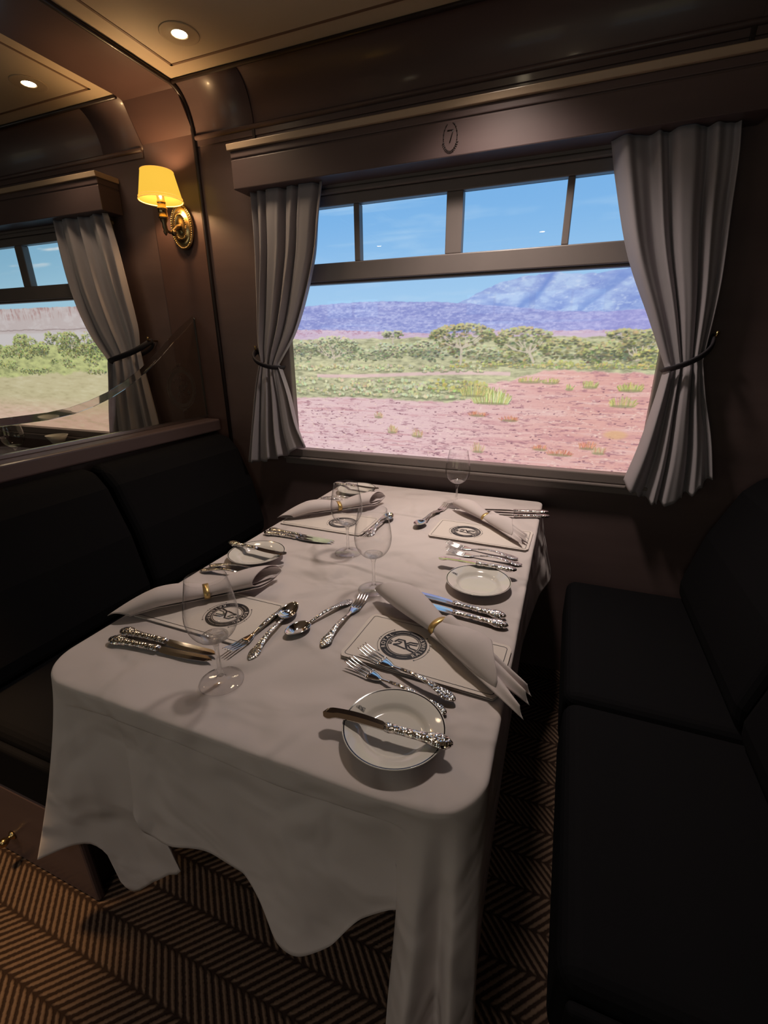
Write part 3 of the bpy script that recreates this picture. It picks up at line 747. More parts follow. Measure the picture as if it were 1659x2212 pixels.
# ------------------------------------------------------------------ table and cloth
TX0, TX1, TY0, TY1, TZ = -.835, -.043, .396, 1.690, .7475
tb = thing('dining_table', 'long dining table hidden under its white cloth', 'table', (-.439, 1.05, 0))
def round_slab(x0, x1, y0, y1, z0, z1, rf, rb):
    o = []
    for cx, cy, a0, r in ((x1-rb,y1-rb,0,rb),(x0+rb,y1-rb,90,rb),(x0+rf,y0+rf,180,rf),(x1-rf,y0+rf,270,rf)):
        for k in range(11): a = math.radians(a0+9*k); o.append((cx+r*math.cos(a), cy+r*math.sin(a)))
    n = len(o); return MB().add([(*p,z0) for p in o]+[(*p,z1) for p in o], [tuple(range(n))[::-1], tuple(range(n,2*n))]+[(i,(i+1)%n,n+(i+1)%n,n+i) for i in range(n)])
round_slab(TX0+.439+.004, TX1+.439-.004, TY0-1.05+.004, TY1-1.05-.004, TZ-.026, TZ, .08, .02).build('tabletop', M['wood'], tb, bevel=.004)
pd = MB(); pd.box(-.05,.05,-.05,.05,.04,TZ-.03); pd.box(-.25,.25,-.04,.04,.0005,.04); pd.box(-.04,.04,.30,.55,.0005,TZ-.03)
pd.build('pedestal', M['wood_dark'], tb, bevel=.01)

def wrinkle(x, y):
    z = 0
    def crease(px, py, ang, w, a, ln):
        d = (x-px)*math.cos(ang)+(y-py)*math.sin(ang); n = -(x-px)*math.sin(ang)+(y-py)*math.cos(ang)
        return a*math.exp(-(n/w)**2)*math.exp(-(d/ln)**2)
    def fold(px, py, ang, a, ln):                        # sharp pressed fold, steep on its near side
        d = (x-px)*math.cos(ang)+(y-py)*math.sin(ang)+.012*math.sin(x*19); n = -(x-px)*math.sin(ang)+(y-py)*math.cos(ang)+.006*math.sin(x*17)
        return a*max(0, 1-(n/.030 if n > 0 else -n/.0065))*math.exp(-(d/ln)**4)
    z += fold(-.50, .962, -.10, .0030, .26); z += fold(-.42, 1.375, -.03, .0026, .30)
    z += crease(-.62, 1.02, .75, .03, .0045, .16); z += crease(-.52, .93, .55, .028, .0035, .14)
    z += crease(-.47, .60, 1.25, .03, .0035, .22); z += crease(-.60, 1.15, .5, .03, .003, .14)
    z += crease(-.25, 1.10, 1.0, .035, .0022, .14); z += crease(-.45, 1.18, .35, .03, .0028, .12)
    z += crease(-.36, .47, -.5, .03, .0018, .12); z += crease(-.66, .45, 1.1, .025, .0018, .10)
    z += .0006*math.sin(x*23+y*9)*math.sin(y*17-x*6)
    for cx, cy, hx, hy in ((-.19,.696,.15,.085),(-.672,.664,.15,.08),(-.195,1.302,.15,.08),(-.68,1.24,.15,.08),(-.18,.491,.06,.06),(-.739,.925,.06,.06),(-.145,.98,.06,.06),(-.73,1.56,.06,.06),(-.499,.493,.03,.03),(-.373,.878,.03,.03),(-.519,1.042,.03,.03),(-.325,1.536,.03,.03)):
        dx = max(abs(x-cx)-hx,0); dy = max(abs(y-cy)-hy,0); z = z*min(1, math.hypot(dx,dy)/.05)
    return z*1.7
def tablecloth():
    x0, x1, y0, y1, r = TX0-.003, TX1+.003, TY0-.003, TY1+.003, .08
    per = []                                            # right side far->near, front right->left, left near->far, back
    def arc(cx, cy, a0, a1, n, r):
        for i in range(n+1):
            a = a0+(a1-a0)*i/n; per.append((cx+r*math.cos(a), cy+r*math.sin(a)))
    def seg(a, b, n):
        for i in range(1, n): per.append((a[0]+(b[0]-a[0])*i/n, a[1]+(b[1]-a[1])*i/n))
    rb = .02
    arc(x1-rb, y1-rb, PI/4, 0, 6, rb); seg((x1,y1-rb),(x1,y0+r),110); arc(x1-r, y0+r, 0, -PI/2, 46, r)
    seg((x1-r,y0),(x0+r,y0),120); arc(x0+r, y0+r, -PI/2, -PI, 46, r); seg((x0,y0+r),(x0,y1-rb),110)
    arc(x0+rb, y1-rb, PI, PI/2, 6, rb); seg((x0+rb,y1),(x1-rb,y1),60); arc(x1-rb, y1-rb, PI/2, PI/4, 5, rb); per.pop()
    per = np.array(per); N = len(per)
    d = np.concatenate([[0], np.cumsum(np.hypot(*np.diff(np.vstack([per, per[:1]]), axis=0).T))]); tot = d[-1]; s_at = d[:-1]
    ctrl = [  # (top x,y) -> bottom x,y,z
     ((-.04,1.69),(.004,1.700,.50)), ((-.04,1.60),(.022,1.60,.52)), ((-.04,1.48),(.020,1.49,.54)), ((-.04,1.34),(-.008,1.35,.55)), ((-.04,1.15),(-.034,1.15,.50)), ((-.04,.95),(-.034,.95,.46)),
     ((-.04,.75),(-.034,.75,.40)), ((-.04,.60),(-.033,.60,.28)), ((-.042,.50),(-.026,.47,.16)),
     ((-.05,.44),(-.012,.405,.10)), ((-.065,.415),(-.043,.335,.07)), ((-.083,.402),(-.080,.425,.09)), ((-.102,.394),(-.120,.328,.10)), ((-.117,.392),(-.152,.362,.17)), ((-.13,.39),(-.150,.395,.40)),
     ((-.16,.39),(-.128,.398,.532)), ((-.20,.39),(-.195,.390,.487)), ((-.25,.39),(-.250,.380,.392)), ((-.30,.39),(-.300,.372,.360)), ((-.345,.39),(-.345,.372,.367)), ((-.39,.39),(-.385,.382,.425)), ((-.42,.39),(-.418,.390,.460)),
     ((-.52,.39),(-.525,.388,.468)), ((-.585,.39),(-.600,.384,.458)), ((-.615,.39),(-.640,.382,.455)), ((-.632,.39),(-.655,.384,.492)), ((-.645,.39),(-.650,.400,.500)),
     ((-.66,.39),(-.635,.432,.270)), ((-.675,.39),(-.665,.428,.250)), ((-.69,.39),(-.715,.420,.205)), ((-.705,.39),(-.772,.415,.150)), ((-.72,.391),(-.793,.405,.190)), ((-.732,.392),(-.792,.396,.290)), ((-.745,.394),(-.818,.386,.324)), ((-.762,.399),(-.866,.370,.312)), ((-.778,.41),(-.961,.350,.246)),
     ((-.79,.42),(-.965,.385,.225)), ((-.803,.44),(-.930,.42,.30)), ((-.815,.48),(-.87,.50,.36)), ((-.83,.54),(-.85,.56,.40)),
     ((-.838,.74),(-.845,.74,.40)), ((-.838,1.1),(-.855,1.1,.465)), ((-.838,1.5),(-.86,1.5,.47)), ((-.838,1.69),(-.86,1.705,.46)), ((-.75,1.693),(-.75,1.70,.5)), ((-.2,1.693),(-.2,1.70,.5))]
    cs = []; cb = []
    for (tx, ty), b in ctrl:
        i = int(np.argmin((per[:,0]-tx)**2+(per[:,1]-ty)**2)); s = s_at[i]
        if cs and s <= cs[-1]: s = cs[-1]+.006
        cs.append(s); cb.append(b)
    cs = np.array(cs+[cs[0]+tot]); cb = np.array(cb+[cb[0]])
    # monotone-ish cubic (Catmull-Rom, non-uniform)
    def ev(s):
        if s < cs[0]: s += tot
        i = min(max(int(np.searchsorted(cs, s, side='right'))-1, 0), len(cs)-2); n = len(cs)-1
        h = cs[i+1]-cs[i]; t = (s-cs[i])/h
        def sl(j):
            a = (j-1) % n; b = (j+1) % n; A = cb[a]; B = cb[b if j+1 <= n else 1]
            hs = (cs[j+1]-cs[j] if j < n else cs[1]-cs[0])+(cs[j]-cs[j-1] if j > 0 else cs[n]-cs[n-1])
            return (B-A)/hs
        m0, m1 = sl(i)*.75, sl(i+1)*.75
        return (2*t**3-3*t*t+1)*cb[i]+(t**3-2*t*t+t)*h*m0+(-2*t**3+3*t*t)*cb[i+1]+(t**3-t*t)*h*m1
    bot = np.array([ev(s) for s in s_at])
    cen = np.array([(x0+x1)/2, (y0+y1)/2]); rows = []
    nrm = np.array([per[(i+1) % N]-per[i-1] for i in range(N)]); nrm = np.stack([-nrm[:,1], nrm[:,0]], 1); nrm /= np.linalg.norm(nrm, axis=1)[:,None]
    sgn = np.sign(((per-cen)*nrm).sum(1)); nrm *= sgn[:,None]
    ZT = .7525
    for k in list(np.linspace(.004,.935,190)) + [.955,.972,.984,.992]:
        q = cen+(per-cen)*k; fade = min(1, (1-k)/.06)
        rows.append([(q[i,0], q[i,1], ZT+.0005+wrinkle(q[i,0], q[i,1])*fade) for i in range(N)])
    re = .006
    for a in (15,35,55,75,90):
        a = math.radians(a); rows.append([(per[i,0]+nrm[i,0]*(re*math.sin(a)-.002), per[i,1]+nrm[i,1]*(re*math.sin(a)-.002), ZT-re+re*math.cos(a)) for i in range(N)])
    edge = np.array(rows[-1])
    K = 72
    for k in range(1, K+1):
        v = (k/K)**1.5; row = []
        for i in range(N):
            zt = edge[i,2]; zb = bot[i,2]; z = zt+(zb-zt)*v
            drop = zt-z; e = v**1.25*.65+v*.35
            x = edge[i,0]+(bot[i,0]-edge[i,0])*e; y = edge[i,1]+(bot[i,1]-edge[i,1])*e
            # pressed crease a little below the table edge
            step = .009*(1/(1+math.exp(-(drop-.036-.004*math.sin(x*14))/.0012)))
            on = 1.0 if y < .46 and -.74 < x < -.13 else 0.0
            fx = min(max((x+.77)/.05,0),1)*min(max((-.12-x)/.03,0),1) if y < .47 else 0
            y += step*fx*(1-v)**.5
            # gentle vertical undulation of the front fall
            if y < .47: y += fx*v*(.004*math.sin(x*26+.6)+.003*math.sin(x*51+2))
            row.append((x, y, z))
        rows.append(row)
    o = MB().grid(rows, closed=True).build('tablecloth', M['cloth'], solid=.0012, soff=0)
    return tag(o, 'long white linen cloth draped over the dining table, front corner hanging low', 'tablecloth')
tablecloth()
TOP = .7545      # things stand here

# ------------------------------------------------------------------ tableware prototypes
def handle(mb, L, knife=False):
    w = [(0,.0016),(.003,.0052),(.008,.0078),(.014,.0098),(.021,.0104),(.028,.0085),(.036,.0066),(.055,.0052),(.08,.0042),(L-.012,.0034),(L,.0036)]
    t0 = .0042 if knife else .0022
    return w, t0
def knife_tree(length=.238, bl=.120, bw=.0098, butter=False):
    t = bpy.data.objects.new('dinner_knife', None); COL.objects.link(t); t.empty_display_size = .02
    hl = length-bl
    w = [(0,.0020,.002),(.003,.0060,.0035),(.008,.0098,.0050),(.016,.0120,.0060),(.025,.0118,.0058),(.034,.0086,.0052),(.050,.0070,.0048),(hl*.7,.0064,.0046),(hl-.012,.0068,.0048),(hl-.006,.0080,.0052),(hl,.0066,.0044)]
    h = MB(); h.loft([(x,0,.0058,a,b) for x,a,b in w], 18, p=.8)
    h.build('handle', M['silver'], t)['label'] = 'chased silver handle'
    b = MB(); P = []
    n = 26
    for i in range(n+1):
        u = i/n; x = hl-.002+(bl+.002)*u
        if butter:
            e = min(u, .86)
            yt = bw*(.58-.10*math.sin(PI*min(e/.75,1))+(.55*math.sin(PI/2*(e-.75)/.15)**2 if e > .75 else 0)); yb = -bw*(.62+.42*math.sin(PI*e*.95))
            if u < .04: yb *= .8
            if u > .86: k = (u-.86)/.14; c_ = (yt+yb)/2+.0015*k; hh = (yt-yb)/2*math.sqrt(max(1-k*k,.0009)); yt, yb = c_+hh, c_-hh
        else:
            yt = bw*.62; yb = -bw*(.62+.42*math.sin(PI*u**.8))
            if u < .06: yb = -bw*.5; 
            if u > .82: k = (u-.82)/.18; yt = bw*(.62-.9*k**2.2); yb = -bw*(.62+.42*math.sin(PI*.82**.8))*(1-k**2.6)+yt*k**3
        ym = (yt+yb)/2
        P.append([(x,yt,.0058+.0010),(x,yt,.0058-.0010),(x,ym,.0058-.0009),(x,yb,.0058-.0002),(x,yb,.0058+.0005),(x,ym,.0058+.0010)])
    b.grid(P, 0, False, True); b.f.append(tuple(range(len(b.v)-6, len(b.v)))); b.m.append(0); b.sm.append(False)
    o = b.build('blade', M['steel'], t)
    return t
def fork_tree(length=.205, hw=.0125):
    t = bpy.data.objects.new('dinner_fork', None); COL.objects.link(t); t.empty_display_size = .02
    hl = length*.56
    zc = lambda x: .0030+.0085*math.sin(PI*min(max((x-.01)/(length*.66-.01),0),1))**1.3
    w = [(0,.0016),(.003,.0056),(.008,.0090),(.015,.0116),(.022,.0116),(.030,.0088),(.042,.0066),(.062,.0050),(.085,.0040),(hl-.004,.0033)]
    h = MB(); h.loft([(x,0,zc(x),a,.0020) for x,a in w], 14, p=.85); h.build('handle', M['silver'], t)['label'] = 'chased silver handle'
    g = MB(); x0 = hl-.006; x1 = length*.66; x2 = length*.755; L = length
    def zt(x):
        k = min(max((x-x1)/(L-x1),0),1); base = zc(min(x,x1))
        kk = min(max((x-x1*.94)/(x2-x1*.94),0),1); dip = .0030
        return base*(1-kk)+dip*kk+.0105*max((x-x2)/(L-x2),0)**1.6
    secs = []
    for i in range(15):
        u = i/14; x = x0+(x2-x0)*u
        ww = .0033+(hw-.0033)*(0 if x < x1*.96 else min((x-x1*.96)/(x2-x1*.96),1))**.55
        secs.append((x,0,zt(x),ww,.0013))
    g.loft(secs, 14, p=.8)
    for k in range(4):
        yo = (k-1.5)*hw*.55; ss = []
        for i in range(11):
            u = i/10; x = x2-.003+(L-x2+.003)*u; ss.append((x, yo, zt(x), .00205*(1-.25*u)*(1 if u < .9 else 1-(u-.9)*6), .00095*(1-.35*u)))
        g.loft(ss, 8)
    g.build('head', M['steel'], t)
    return t
def spoon_tree(length=.188, bw=.0185):
    t = bpy.data.objects.new('dessert_spoon', None); COL.objects.link(t); t.empty_display_size = .02
    bl = .060; hl = length-bl
    zc = lambda x: .0030+.0100*math.sin(PI*min(max((x-.01)/(hl*1.12),0),1))**1.2
    w = [(0,.0016),(.003,.0056),(.008,.0090),(.015,.0116),(.022,.0116),(.030,.0088),(.042,.0066),(.062,.0050),(.085,.0042),(hl-.01,.0034),(hl+.006,.0042)]
    h = MB(); h.loft([(x,0,zc(x),a,.0020) for x,a in w], 14, p=.85); h.build('handle', M['silver'], t)['label'] = 'chased silver handle'
    b = MB(); rows = []; nr, na = 12, 36
    for i in range(nr+1):
        r = .02+.98*i/nr; row = []
        for k in range(na):
            a = 2*PI*k/na; ex = math.cos(a); ey = math.sin(a)
            wid = bw*(1-.16*ex)
            x = hl+bl*.5+bl*.5*r*ex; y = wid*r*ey
            z = .0022+.0092*r**2.2+.004*(x-hl)/bl*r
            row.append((x,y,z))
        rows.append(row)
    b.grid(rows, 0, True, True); b.f.append(tuple(range(na))); b.m.append(0); b.sm.append(True)
    b.build('bowl', M['steel'], t, solid=.0013, soff=1)
    return t
def wine_tree():
    t = bpy.data.objects.new('wine_glass', None); COL.objects.link(t); t.empty_display_size = .03
    foot = MB(); foot.lathe([(.0001,.0001),(.036,.0001),(.0375,.0008),(.0372,.0018),(.030,.0024),(.015,.0042),(.0075,.0075),(.0052,.013),(.0001,.013)], 56)
    foot.build('foot', M['glass'], t)
    st = MB(); st.lathe([(.0001,.0128),(.0052,.0128),(.0042,.022),(.0037,.045),(.0040,.068),(.0058,.078),(.0105,.0845),(.0001,.0850)], 32)
    st.build('stem', M['solid_glass'], t)
    o = [(.0002,.0846),(.010,.0850),(.022,.0895),(.033,.0995),(.0400,.1130),(.0430,.1275),(.0432,.1380),(.0412,.1550),(.0382,.1720),(.0345,.1900),(.0322,.2020)]
    bo = MB(); bo.lathe(o, 64); bo.lathe([(.0325,.2017),(.0327,.2022),(.0322,.2025),(.0317,.2021)], 64)
    # inner bottom meniscus of solid glass
    b = bo.build('bowl', M['glass'], t, sub=1)
    m = MB(); m.lathe([(.0001,.0880),(.008,.0883),(.017,.0905),(.0225,.0935),(.0215,.0912),(.011,.0862),(.0001,.0852)], 40)
    m.build('bowl_base', M['solid_glass'], t)
    return t
# ---- printed crest (2-D pieces laid on a card)
MONO = [([(-.40,.05),(-.30,.24),(-.05,.25),(.21,-.20),(.52,-.29)],.030), ([(.54,.25),(.20,.22),(.04,.03)],.026), ([(.54,.13),(.24,.10),(.13,-.02)],.024),
        ([(.58,-.15),(.32,-.11),(.20,.0)],.024), ([(-.40,-.13),(-.22,-.14),(.16,-.22)],.026), ([(-.28,.11),(-.12,.13),(-.17,.0),(-.38,-.12)],.026),
        ([(-.60,.07),(-.46,.03)],.018), ([(-.65,-.03),(-.48,-.05)],.018), ([(-.60,-.13),(-.46,-.12)],.018)]
def strip(mb, pts, hw, z, mi=0):
    pts = [Vector((p[0],p[1])) for p in pts]; rows = []
    for i, p in enumerate(pts):
        t = (pts[min(i+1,len(pts)-1)]-pts[max(i-1,0)]).normalized(); n = Vector((-t.y,t.x))
        rows.append([(p.x+n.x*hw,p.y+n.y*hw,z),(p.x-n.x*hw,p.y-n.y*hw,z)])
    mb.grid(rows, mi, False)
def disc_ring(mb, r0, r1, z, mi, n=72, a0=0, a1=2*PI):
    full = abs(a1-a0-2*PI) < 1e-6; m = n if full else n+1
    P = [[(r*math.cos(a0+(a1-a0)*k/n), r*math.sin(a0+(a1-a0)*k/n), z) for k in range(m)] for r in (r0,r1)]
    mb.grid(P, mi, False, full)
def letter(mb, ch, size, x, y, ang, z, mi):
    cu = bpy.data.curves.new('glyph', 'FONT'); cu.body = ch; cu.size = size; cu.align_x = 'CENTER'; cu.align_y = 'CENTER'; cu.resolution_u = 3; cu.offset = size*.012
    o = bpy.data.objects.new('glyph', cu); COL.objects.link(o); dg = bpy.context.evaluated_depsgraph_get()
    me = bpy.data.meshes.new_from_object(o.evaluated_get(dg))
    c, s = math.cos(ang), math.sin(ang)
    mb.add([(x+v.co.x*c-v.co.y*s, y+v.co.x*s+v.co.y*c, z) for v in me.vertices], [tuple(p.vertices) for p in me.polygons], mi)
    bpy.data.objects.remove(o); bpy.data.curves.remove(cu); bpy.data.meshes.remove(me)
def crest_mesh(mb, rad, z, full=True, ox=0, oy=0):
    """crest in card axes: reading-up direction is -x"""
    c = MB()
    if full:
        disc_ring(c, .72*rad, rad, z, 0); disc_ring(c, .655*rad, .69*rad, z, 0)
        for a0, a1 in ((92,134),(226-2,268-10),(46,88),(-88,-58)):
            disc_ring(c, .846*rad, .858*rad, z+.0002, 1, 14, math.radians(a0), math.radians(a1))
        for word, mid, stepd, sgn in (('ROYAL', 180, -15.3, -1), ('RAILWAY', 0, 13.6, 1)):
            for i, ch in enumerate(word):
                a = math.radians(mid+(i-(len(word)-1)/2)*stepd)
                letter(c, ch, .245*rad, .855*rad*math.cos(a), .855*rad*math.sin(a), a-PI/2 if sgn < 0 else a+PI/2, z+.0003, 1)
        for a0, a1 in ((131,172),(178,222),(-48,-4),(2,44)):
            disc_ring(c, 1.10*rad, 1.118*rad, z, 0, 16, math.radians(a0), math.radians(a1))
            for a in (a0, a1):
                a = math.radians(a); p = Vector((math.cos(a),math.sin(a)))*1.11*rad; q = Vector((-p.y,p.x)).normalized()*.035*rad; r_ = p.normalized()*.05*rad
                c.add([(p.x-r_.x,p.y-r_.y,z),(p.x+r_.x,p.y+r_.y,z),(p.x+q.x*2,p.y+q.y*2,z)], [(0,1,2)], 0)
    for pts, hw in MONO: strip(c, [(a*rad*1.06,b*rad*1.12) for a,b in pts], hw*rad*1.55, z, 0)
    b = len(mb.v); mb.v += [(x+ox,y+oy,q) for x,y,q in c.v]; mb.f += [tuple(b+i for i in f) for f in c.f]; mb.m += c.m; mb.sm += c.sm
def menu_tree():
    """local x along the long side; reader sits at +x"""
    t = bpy.data.objects.new('menu_card', None); COL.objects.link(t); t.empty_display_size = .05
    L, W, r = .147, .0775, .007
    out = []
    for cx, cy, a0 in ((L-r,W-r,0),(-L+r,W-r,90),(-L+r,-W+r,180),(L-r,-W+r,270)):
        for k in range(6): a = math.radians(a0+18*k); out.append((cx+r*math.cos(a), cy+r*math.sin(a)))
    lift = lambda y: .0022*max(0,(-y-.03)/.0475)**1.5        # the open long edge stands up a little
    c = MB(); n = len(out)
    ys = np.linspace(-W, W, 13)
    for zb in (0.0, .0016):                                  # two leaves of the folded card
        k = 1.0 if zb else .0
        P = []
        for y in ys:
            e = abs(y) > W-r and (L-r+math.sqrt(max(r*r-(abs(y)-(W-r))**2,0))) or L
            P.append([(x, y, .0004+zb+lift(y)*k) for x in np.linspace(-e, e, 9)])
        Q = [[(x,y,z+.0008) for x,y,z in row] for row in P]
        c.grid(P,0,False); c.grid(Q,0,False)
        rim0 = [P[0][i] for i in range(9)]+[P[j][-1] for j in range(1,13)]+[P[-1][i] for i in range(7,-1,-1)]+[P[j][0] for j in range(11,0,-1)]
        c.grid([rim0,[(x,y,z+.0008) for x,y,z in rim0]],0,False,True)
    c.build('card', M['card'], t)
    pr = MB(); z = .0031; i_ = .008; hw = .0006
    Lb, Wb, rr = L-i_, W-i_, .006; pts = []
    for cx, cy, a0 in ((Lb-rr,Wb-rr,0),(-Lb+rr,Wb-rr,90),(-Lb+rr,-Wb+rr,180),(Lb-rr,-Wb+rr,270)):
        for k in range(6): a = math.radians(a0+18*k); pts.append((cx+rr*math.cos(a), cy+rr*math.sin(a)))
    pts.append(pts[0]); dense = []
    for a, b in zip(pts, pts[1:]):
        m = 10 if math.hypot(b[0]-a[0], b[1]-a[1]) > .02 else 1
        for q in range(m): dense.append((a[0]+(b[0]-a[0])*q/m, a[1]+(b[1]-a[1])*q/m))
    dense.append(pts[0]); strip(pr, dense, hw, z)
    pr.v = [(x,y,z+lift(y)) for x,y,z in pr.v]
    pr.build('border_line', M['ink'], t)['label'] = 'thin dark border line'
    cr = MB(); crest_mesh(cr, .0455, .0033, True, -.0465, 0.0)
    cr.build('crest', [M['ink'], M['card']], t, fixn=False)['label'] = 'round black ROYAL RAILWAY crest'
    tx = MB()
    for i, ch in enumerate('THE'): letter(tx, ch, .008, .088, (i-1)*.0065-.012, PI/2, .0034, 0)
    tx.build('title', M['ink'], t)
    return t
def plate_tree():
    t = bpy.data.objects.new('side_plate', None); COL.objects.link(t); t.empty_display_size = .05
    p = MB()
    prof = [(.0005,.0035),(.040,.0035),(.0435,.0042),(.0475,.0070),(.0505,.0105),(.054,.0125),(.0715,.0178),(.0732,.0183),(.0752,.0188),(.0765,.0190),(.0768,.0182),(.0755,.0172),(.0535,.0100),(.050,.0065),(.046,.0010),(.042,.0002),(.040,.0012),(.0005,.0012)]
    p.lathe(prof, 88, mis=[0]*6+[0,1,0]+[0]*8)
    p.build('dish', [M['china'], M['china_line']], t)
    e = MB(); crest_mesh(e, .0125, .0, False)
    a = math.radians(165); R_ = .0625
    e.v = [(x*.9+R_*math.cos(a), y*.9+R_*math.sin(a), .0155+.0006+(math.hypot(x*.9+R_*math.cos(a), y*.9+R_*math.sin(a))-R_)*.3) for x,y,z in e.v]
    e.build('emblem', M['ink'], t, fixn=False)['label'] = 'small dark printed emblem'
    return t
def napkin_tree(band=True, leaf=False):
    """rolled napkin; local x runs from the broad rounded tip (0) to the open pleated end"""
    t = bpy.data.objects.new('napkin', None); COL.objects.link(t); t.empty_display_size = .05
    L = .415; turns = 2.3; nt, ns = 120, 70; xb = .192
    def rad(x):
        k = x/L
        if x < xb: u = x/xb; return .0240+.0175*math.sin(PI*min(u*.80+.20,1))**1.2*(1-.1*u)
        if leaf: k = (x-xb)/(L-xb); return .0240+.0230*math.sin(PI*min(k*.98,1))**.9*(1-.25*k)-.0125*k*k
        return .0240+.0150*min((x-xb)/.085,1)**.8
    P = []
    for i in range(nt+1):
        th = i/nt; a = turns*2*PI*th
        x0 = .085*abs(math.sin(a/2+.35))**2*(1.0 if th > .3 else 1.2)
        o_ = min(max((th-.52)/.06,0),1); o_ = o_*o_*(3-2*o_)
        ae = a-2.3-.5*.75
        x1 = (.330-.042*math.cos(ae))*o_+(1-o_)*.300
        if leaf: x1 = (L-.030-.024*math.cos(ae+.6))*o_+(1-o_)*.33
        row = []
        for j in range(ns+1):
            q = j/ns; x = x0+(x1-x0)*q; r = rad(x)*(.42+.58*th**.8)
            k = max((x-xb)/(L-xb),0)
            if x > xb: r *= 1+.10*math.sin(a*2.5+1)*min(k*2,1)
            if k > .45 and o_ < 1: kk = (k-.45)/.55; r *= 1+(1-o_)*kk*(.16*math.sin(a*1.6+.6)+.22)
            flat = .62+.04*min(k*2,1)-.22*max(k-.5,0)*2*(1-o_)
            if leaf: flat = .62-.20*k
            aa = a-2.3-.5*min(x/L,.75)
            row.append((x, r*math.cos(aa), r*flat*math.sin(aa)))
        P.append(row)
    zmin = min(p[2] for r in P for p in r)
    rows = []
    for r in P:
        rr = []
        for x,y,z in r:
            z0 = rad(x)*.66-max(x-.3,0)*.12
            rr.append((x, y, z+z0))
        rows.append(rr)
    c = MB().grid(rows)
    for (l0, l1, tip, zz, arch, hw, bend, drop) in () if leaf else ((-.006,-.040,.425,.012,.010,.026,.006,.002), (.004,-.012,.412,.022,.012,.022,.0,.010), (.012,.004,.402,.032,.010,.015,-.004,.020)):
        P = []
        for i in range(25):
            u = i/24; x = .20+(tip-.20)*u; w_ = hw*max(1-max(u-.45,0)**1.5*1.9,.2)
            lc = l0+(l1-l0)*u**1.3+bend*math.sin(PI*u)
            row = []
            for j in range(15):
                v = -1+2*j/14; xx = x-.014*u*v*abs(v)
                row.append((xx, lc+w_*v, zz+arch*(1-v*v)-drop*u*u+.0025*u*math.sin(v*5+i*.1)))
            P.append(row)
        c.grid(P)
    c.build('cloth_roll', M['napkin'], t, solid=.0012)
    if band:
        b = MB(); n = 48; rb = rad(xb)+.0018; P = []
        for dx in (-.007,.007):
            P.append([(xb+dx, rb*math.cos(2*PI*k/n), rad(xb)*.64+rb*.66*math.sin(2*PI*k/n)) for k in range(n)])
        b.grid(P, 0, True, True); b.build('napkin_band', M['gold'], t, solid=.0008)['label'] = 'gold band around the napkin'
    return t

# ------------------------------------------------------------------ lay the table
PROTO = {}
used = set()
def place(kind, x, y, rz, z, name, label, cat, group, pitch=0, sx=1.0, roll=0):
    o = PROTO[kind]
    if kind in used: o = copy_tree(o)
    used.add(kind)
    o.name = name; o.location = (x, y, z); o.rotation_euler = (roll, pitch, rz); o.scale = (sx,)*3
    return tag(o, label, cat, group)
def place_ab(kind, a, b, length, z, *args, pitch=0, sx=1.0, roll=0):
    """tail near a pointing towards b; centred on the middle of a-b"""
    m = Vector(((a[0]+b[0])/2, (a[1]+b[1])/2)); d = Vector((b[0]-a[0], b[1]-a[1])).normalized(); s = m-d*length*sx/2
    return place(kind, s.x, s.y, math.atan2(d.y, d.x), z, *args, pitch=pitch, sx=sx, roll=roll)
PROTO['knife'] = knife_tree(); PROTO['butter'] = knife_tree(.198, .098, .0118, True); PROTO['butter'].name = 'butter_knife'
PROTO['fork'] = fork_tree(); PROTO['dfork'] = fork_tree(.195, .0118); PROTO['spoon'] = spoon_tree()
PROTO['glass'] = wine_tree(); PROTO['menu'] = menu_tree(); PROTO['plate'] = plate_tree(); PROTO['napkin'] = napkin_tree(True); PROTO['napkin_leaf'] = napkin_tree(True, True)

WH = {'nr': 'near right place', 'nl': 'near left place', 'fr': 'far right place by the window', 'fl': 'far left place by the window'}
S = {
 'nr': dict(menu=(-.190,.696,-2.6), nap=((-.335,.862),(-.020,.640)), kA=((-.067,.862),(-.297,.891)), kB=((-.063,.829),(-.285,.851)), fA=((-.093,.579),(-.319,.655)), fB=((-.105,.553),(-.325,.616)),
            plate=(-.180,.491,0), bk=((-.083,.483),(-.294,.474)), sp=((-.402,.805),(-.456,.640)), df=((-.382,.623),(-.377,.848)), glass=(-.373,.878)),
 'nl': dict(menu=(-.672,.664,179), nap=((-.590,.828),(-.822,.585)), kA=((-.778,.508),(-.553,.528)), kB=((-.785,.537),(-.553,.545)), fA=((-.822,.811),(-.636,.836)), fB=((-.811,.841),(-.642,.876)),
            plate=(-.739,.925,180), bk=((-.850,.940),(-.642,.927)), sp=((-.486,.541),(-.505,.756)), df=((-.516,.745),(-.536,.552)), glass=(-.499,.493)),
 'fr': dict(menu=(-.195,1.302,-1.5), nap=((-.312,1.510),(-.055,1.275)), kA=((-.036,1.560),(-.215,1.515)), kB=((-.033,1.518),(-.205,1.462)), fA=((-.059,1.160),(-.285,1.190)), fB=((-.063,1.129),(-.255,1.140)),
            plate=(-.145,.980,0), bk=((-.056,1.051),(-.270,1.054)), sp=((-.371,1.451),(-.393,1.285)), df=((-.393,1.320),(-.354,1.530)), glass=(-.325,1.536)),
 'fl': dict(menu=(-.680,1.240,179), nap=((-.560,1.460),(-.822,1.205)), kA=((-.822,1.076),(-.585,1.075)), kB=((-.825,1.102),(-.580,1.088)), fA=((-.815,1.415),(-.650,1.462)), fB=((-.815,1.445),(-.640,1.498)),
            plate=(-.730,1.560,180), bk=((-.845,1.580),(-.625,1.560)), sp=((-.509,1.150),(-.505,1.365)), df=((-.519,1.355),(-.522,1.165)), glass=(-.519,1.042)),
}
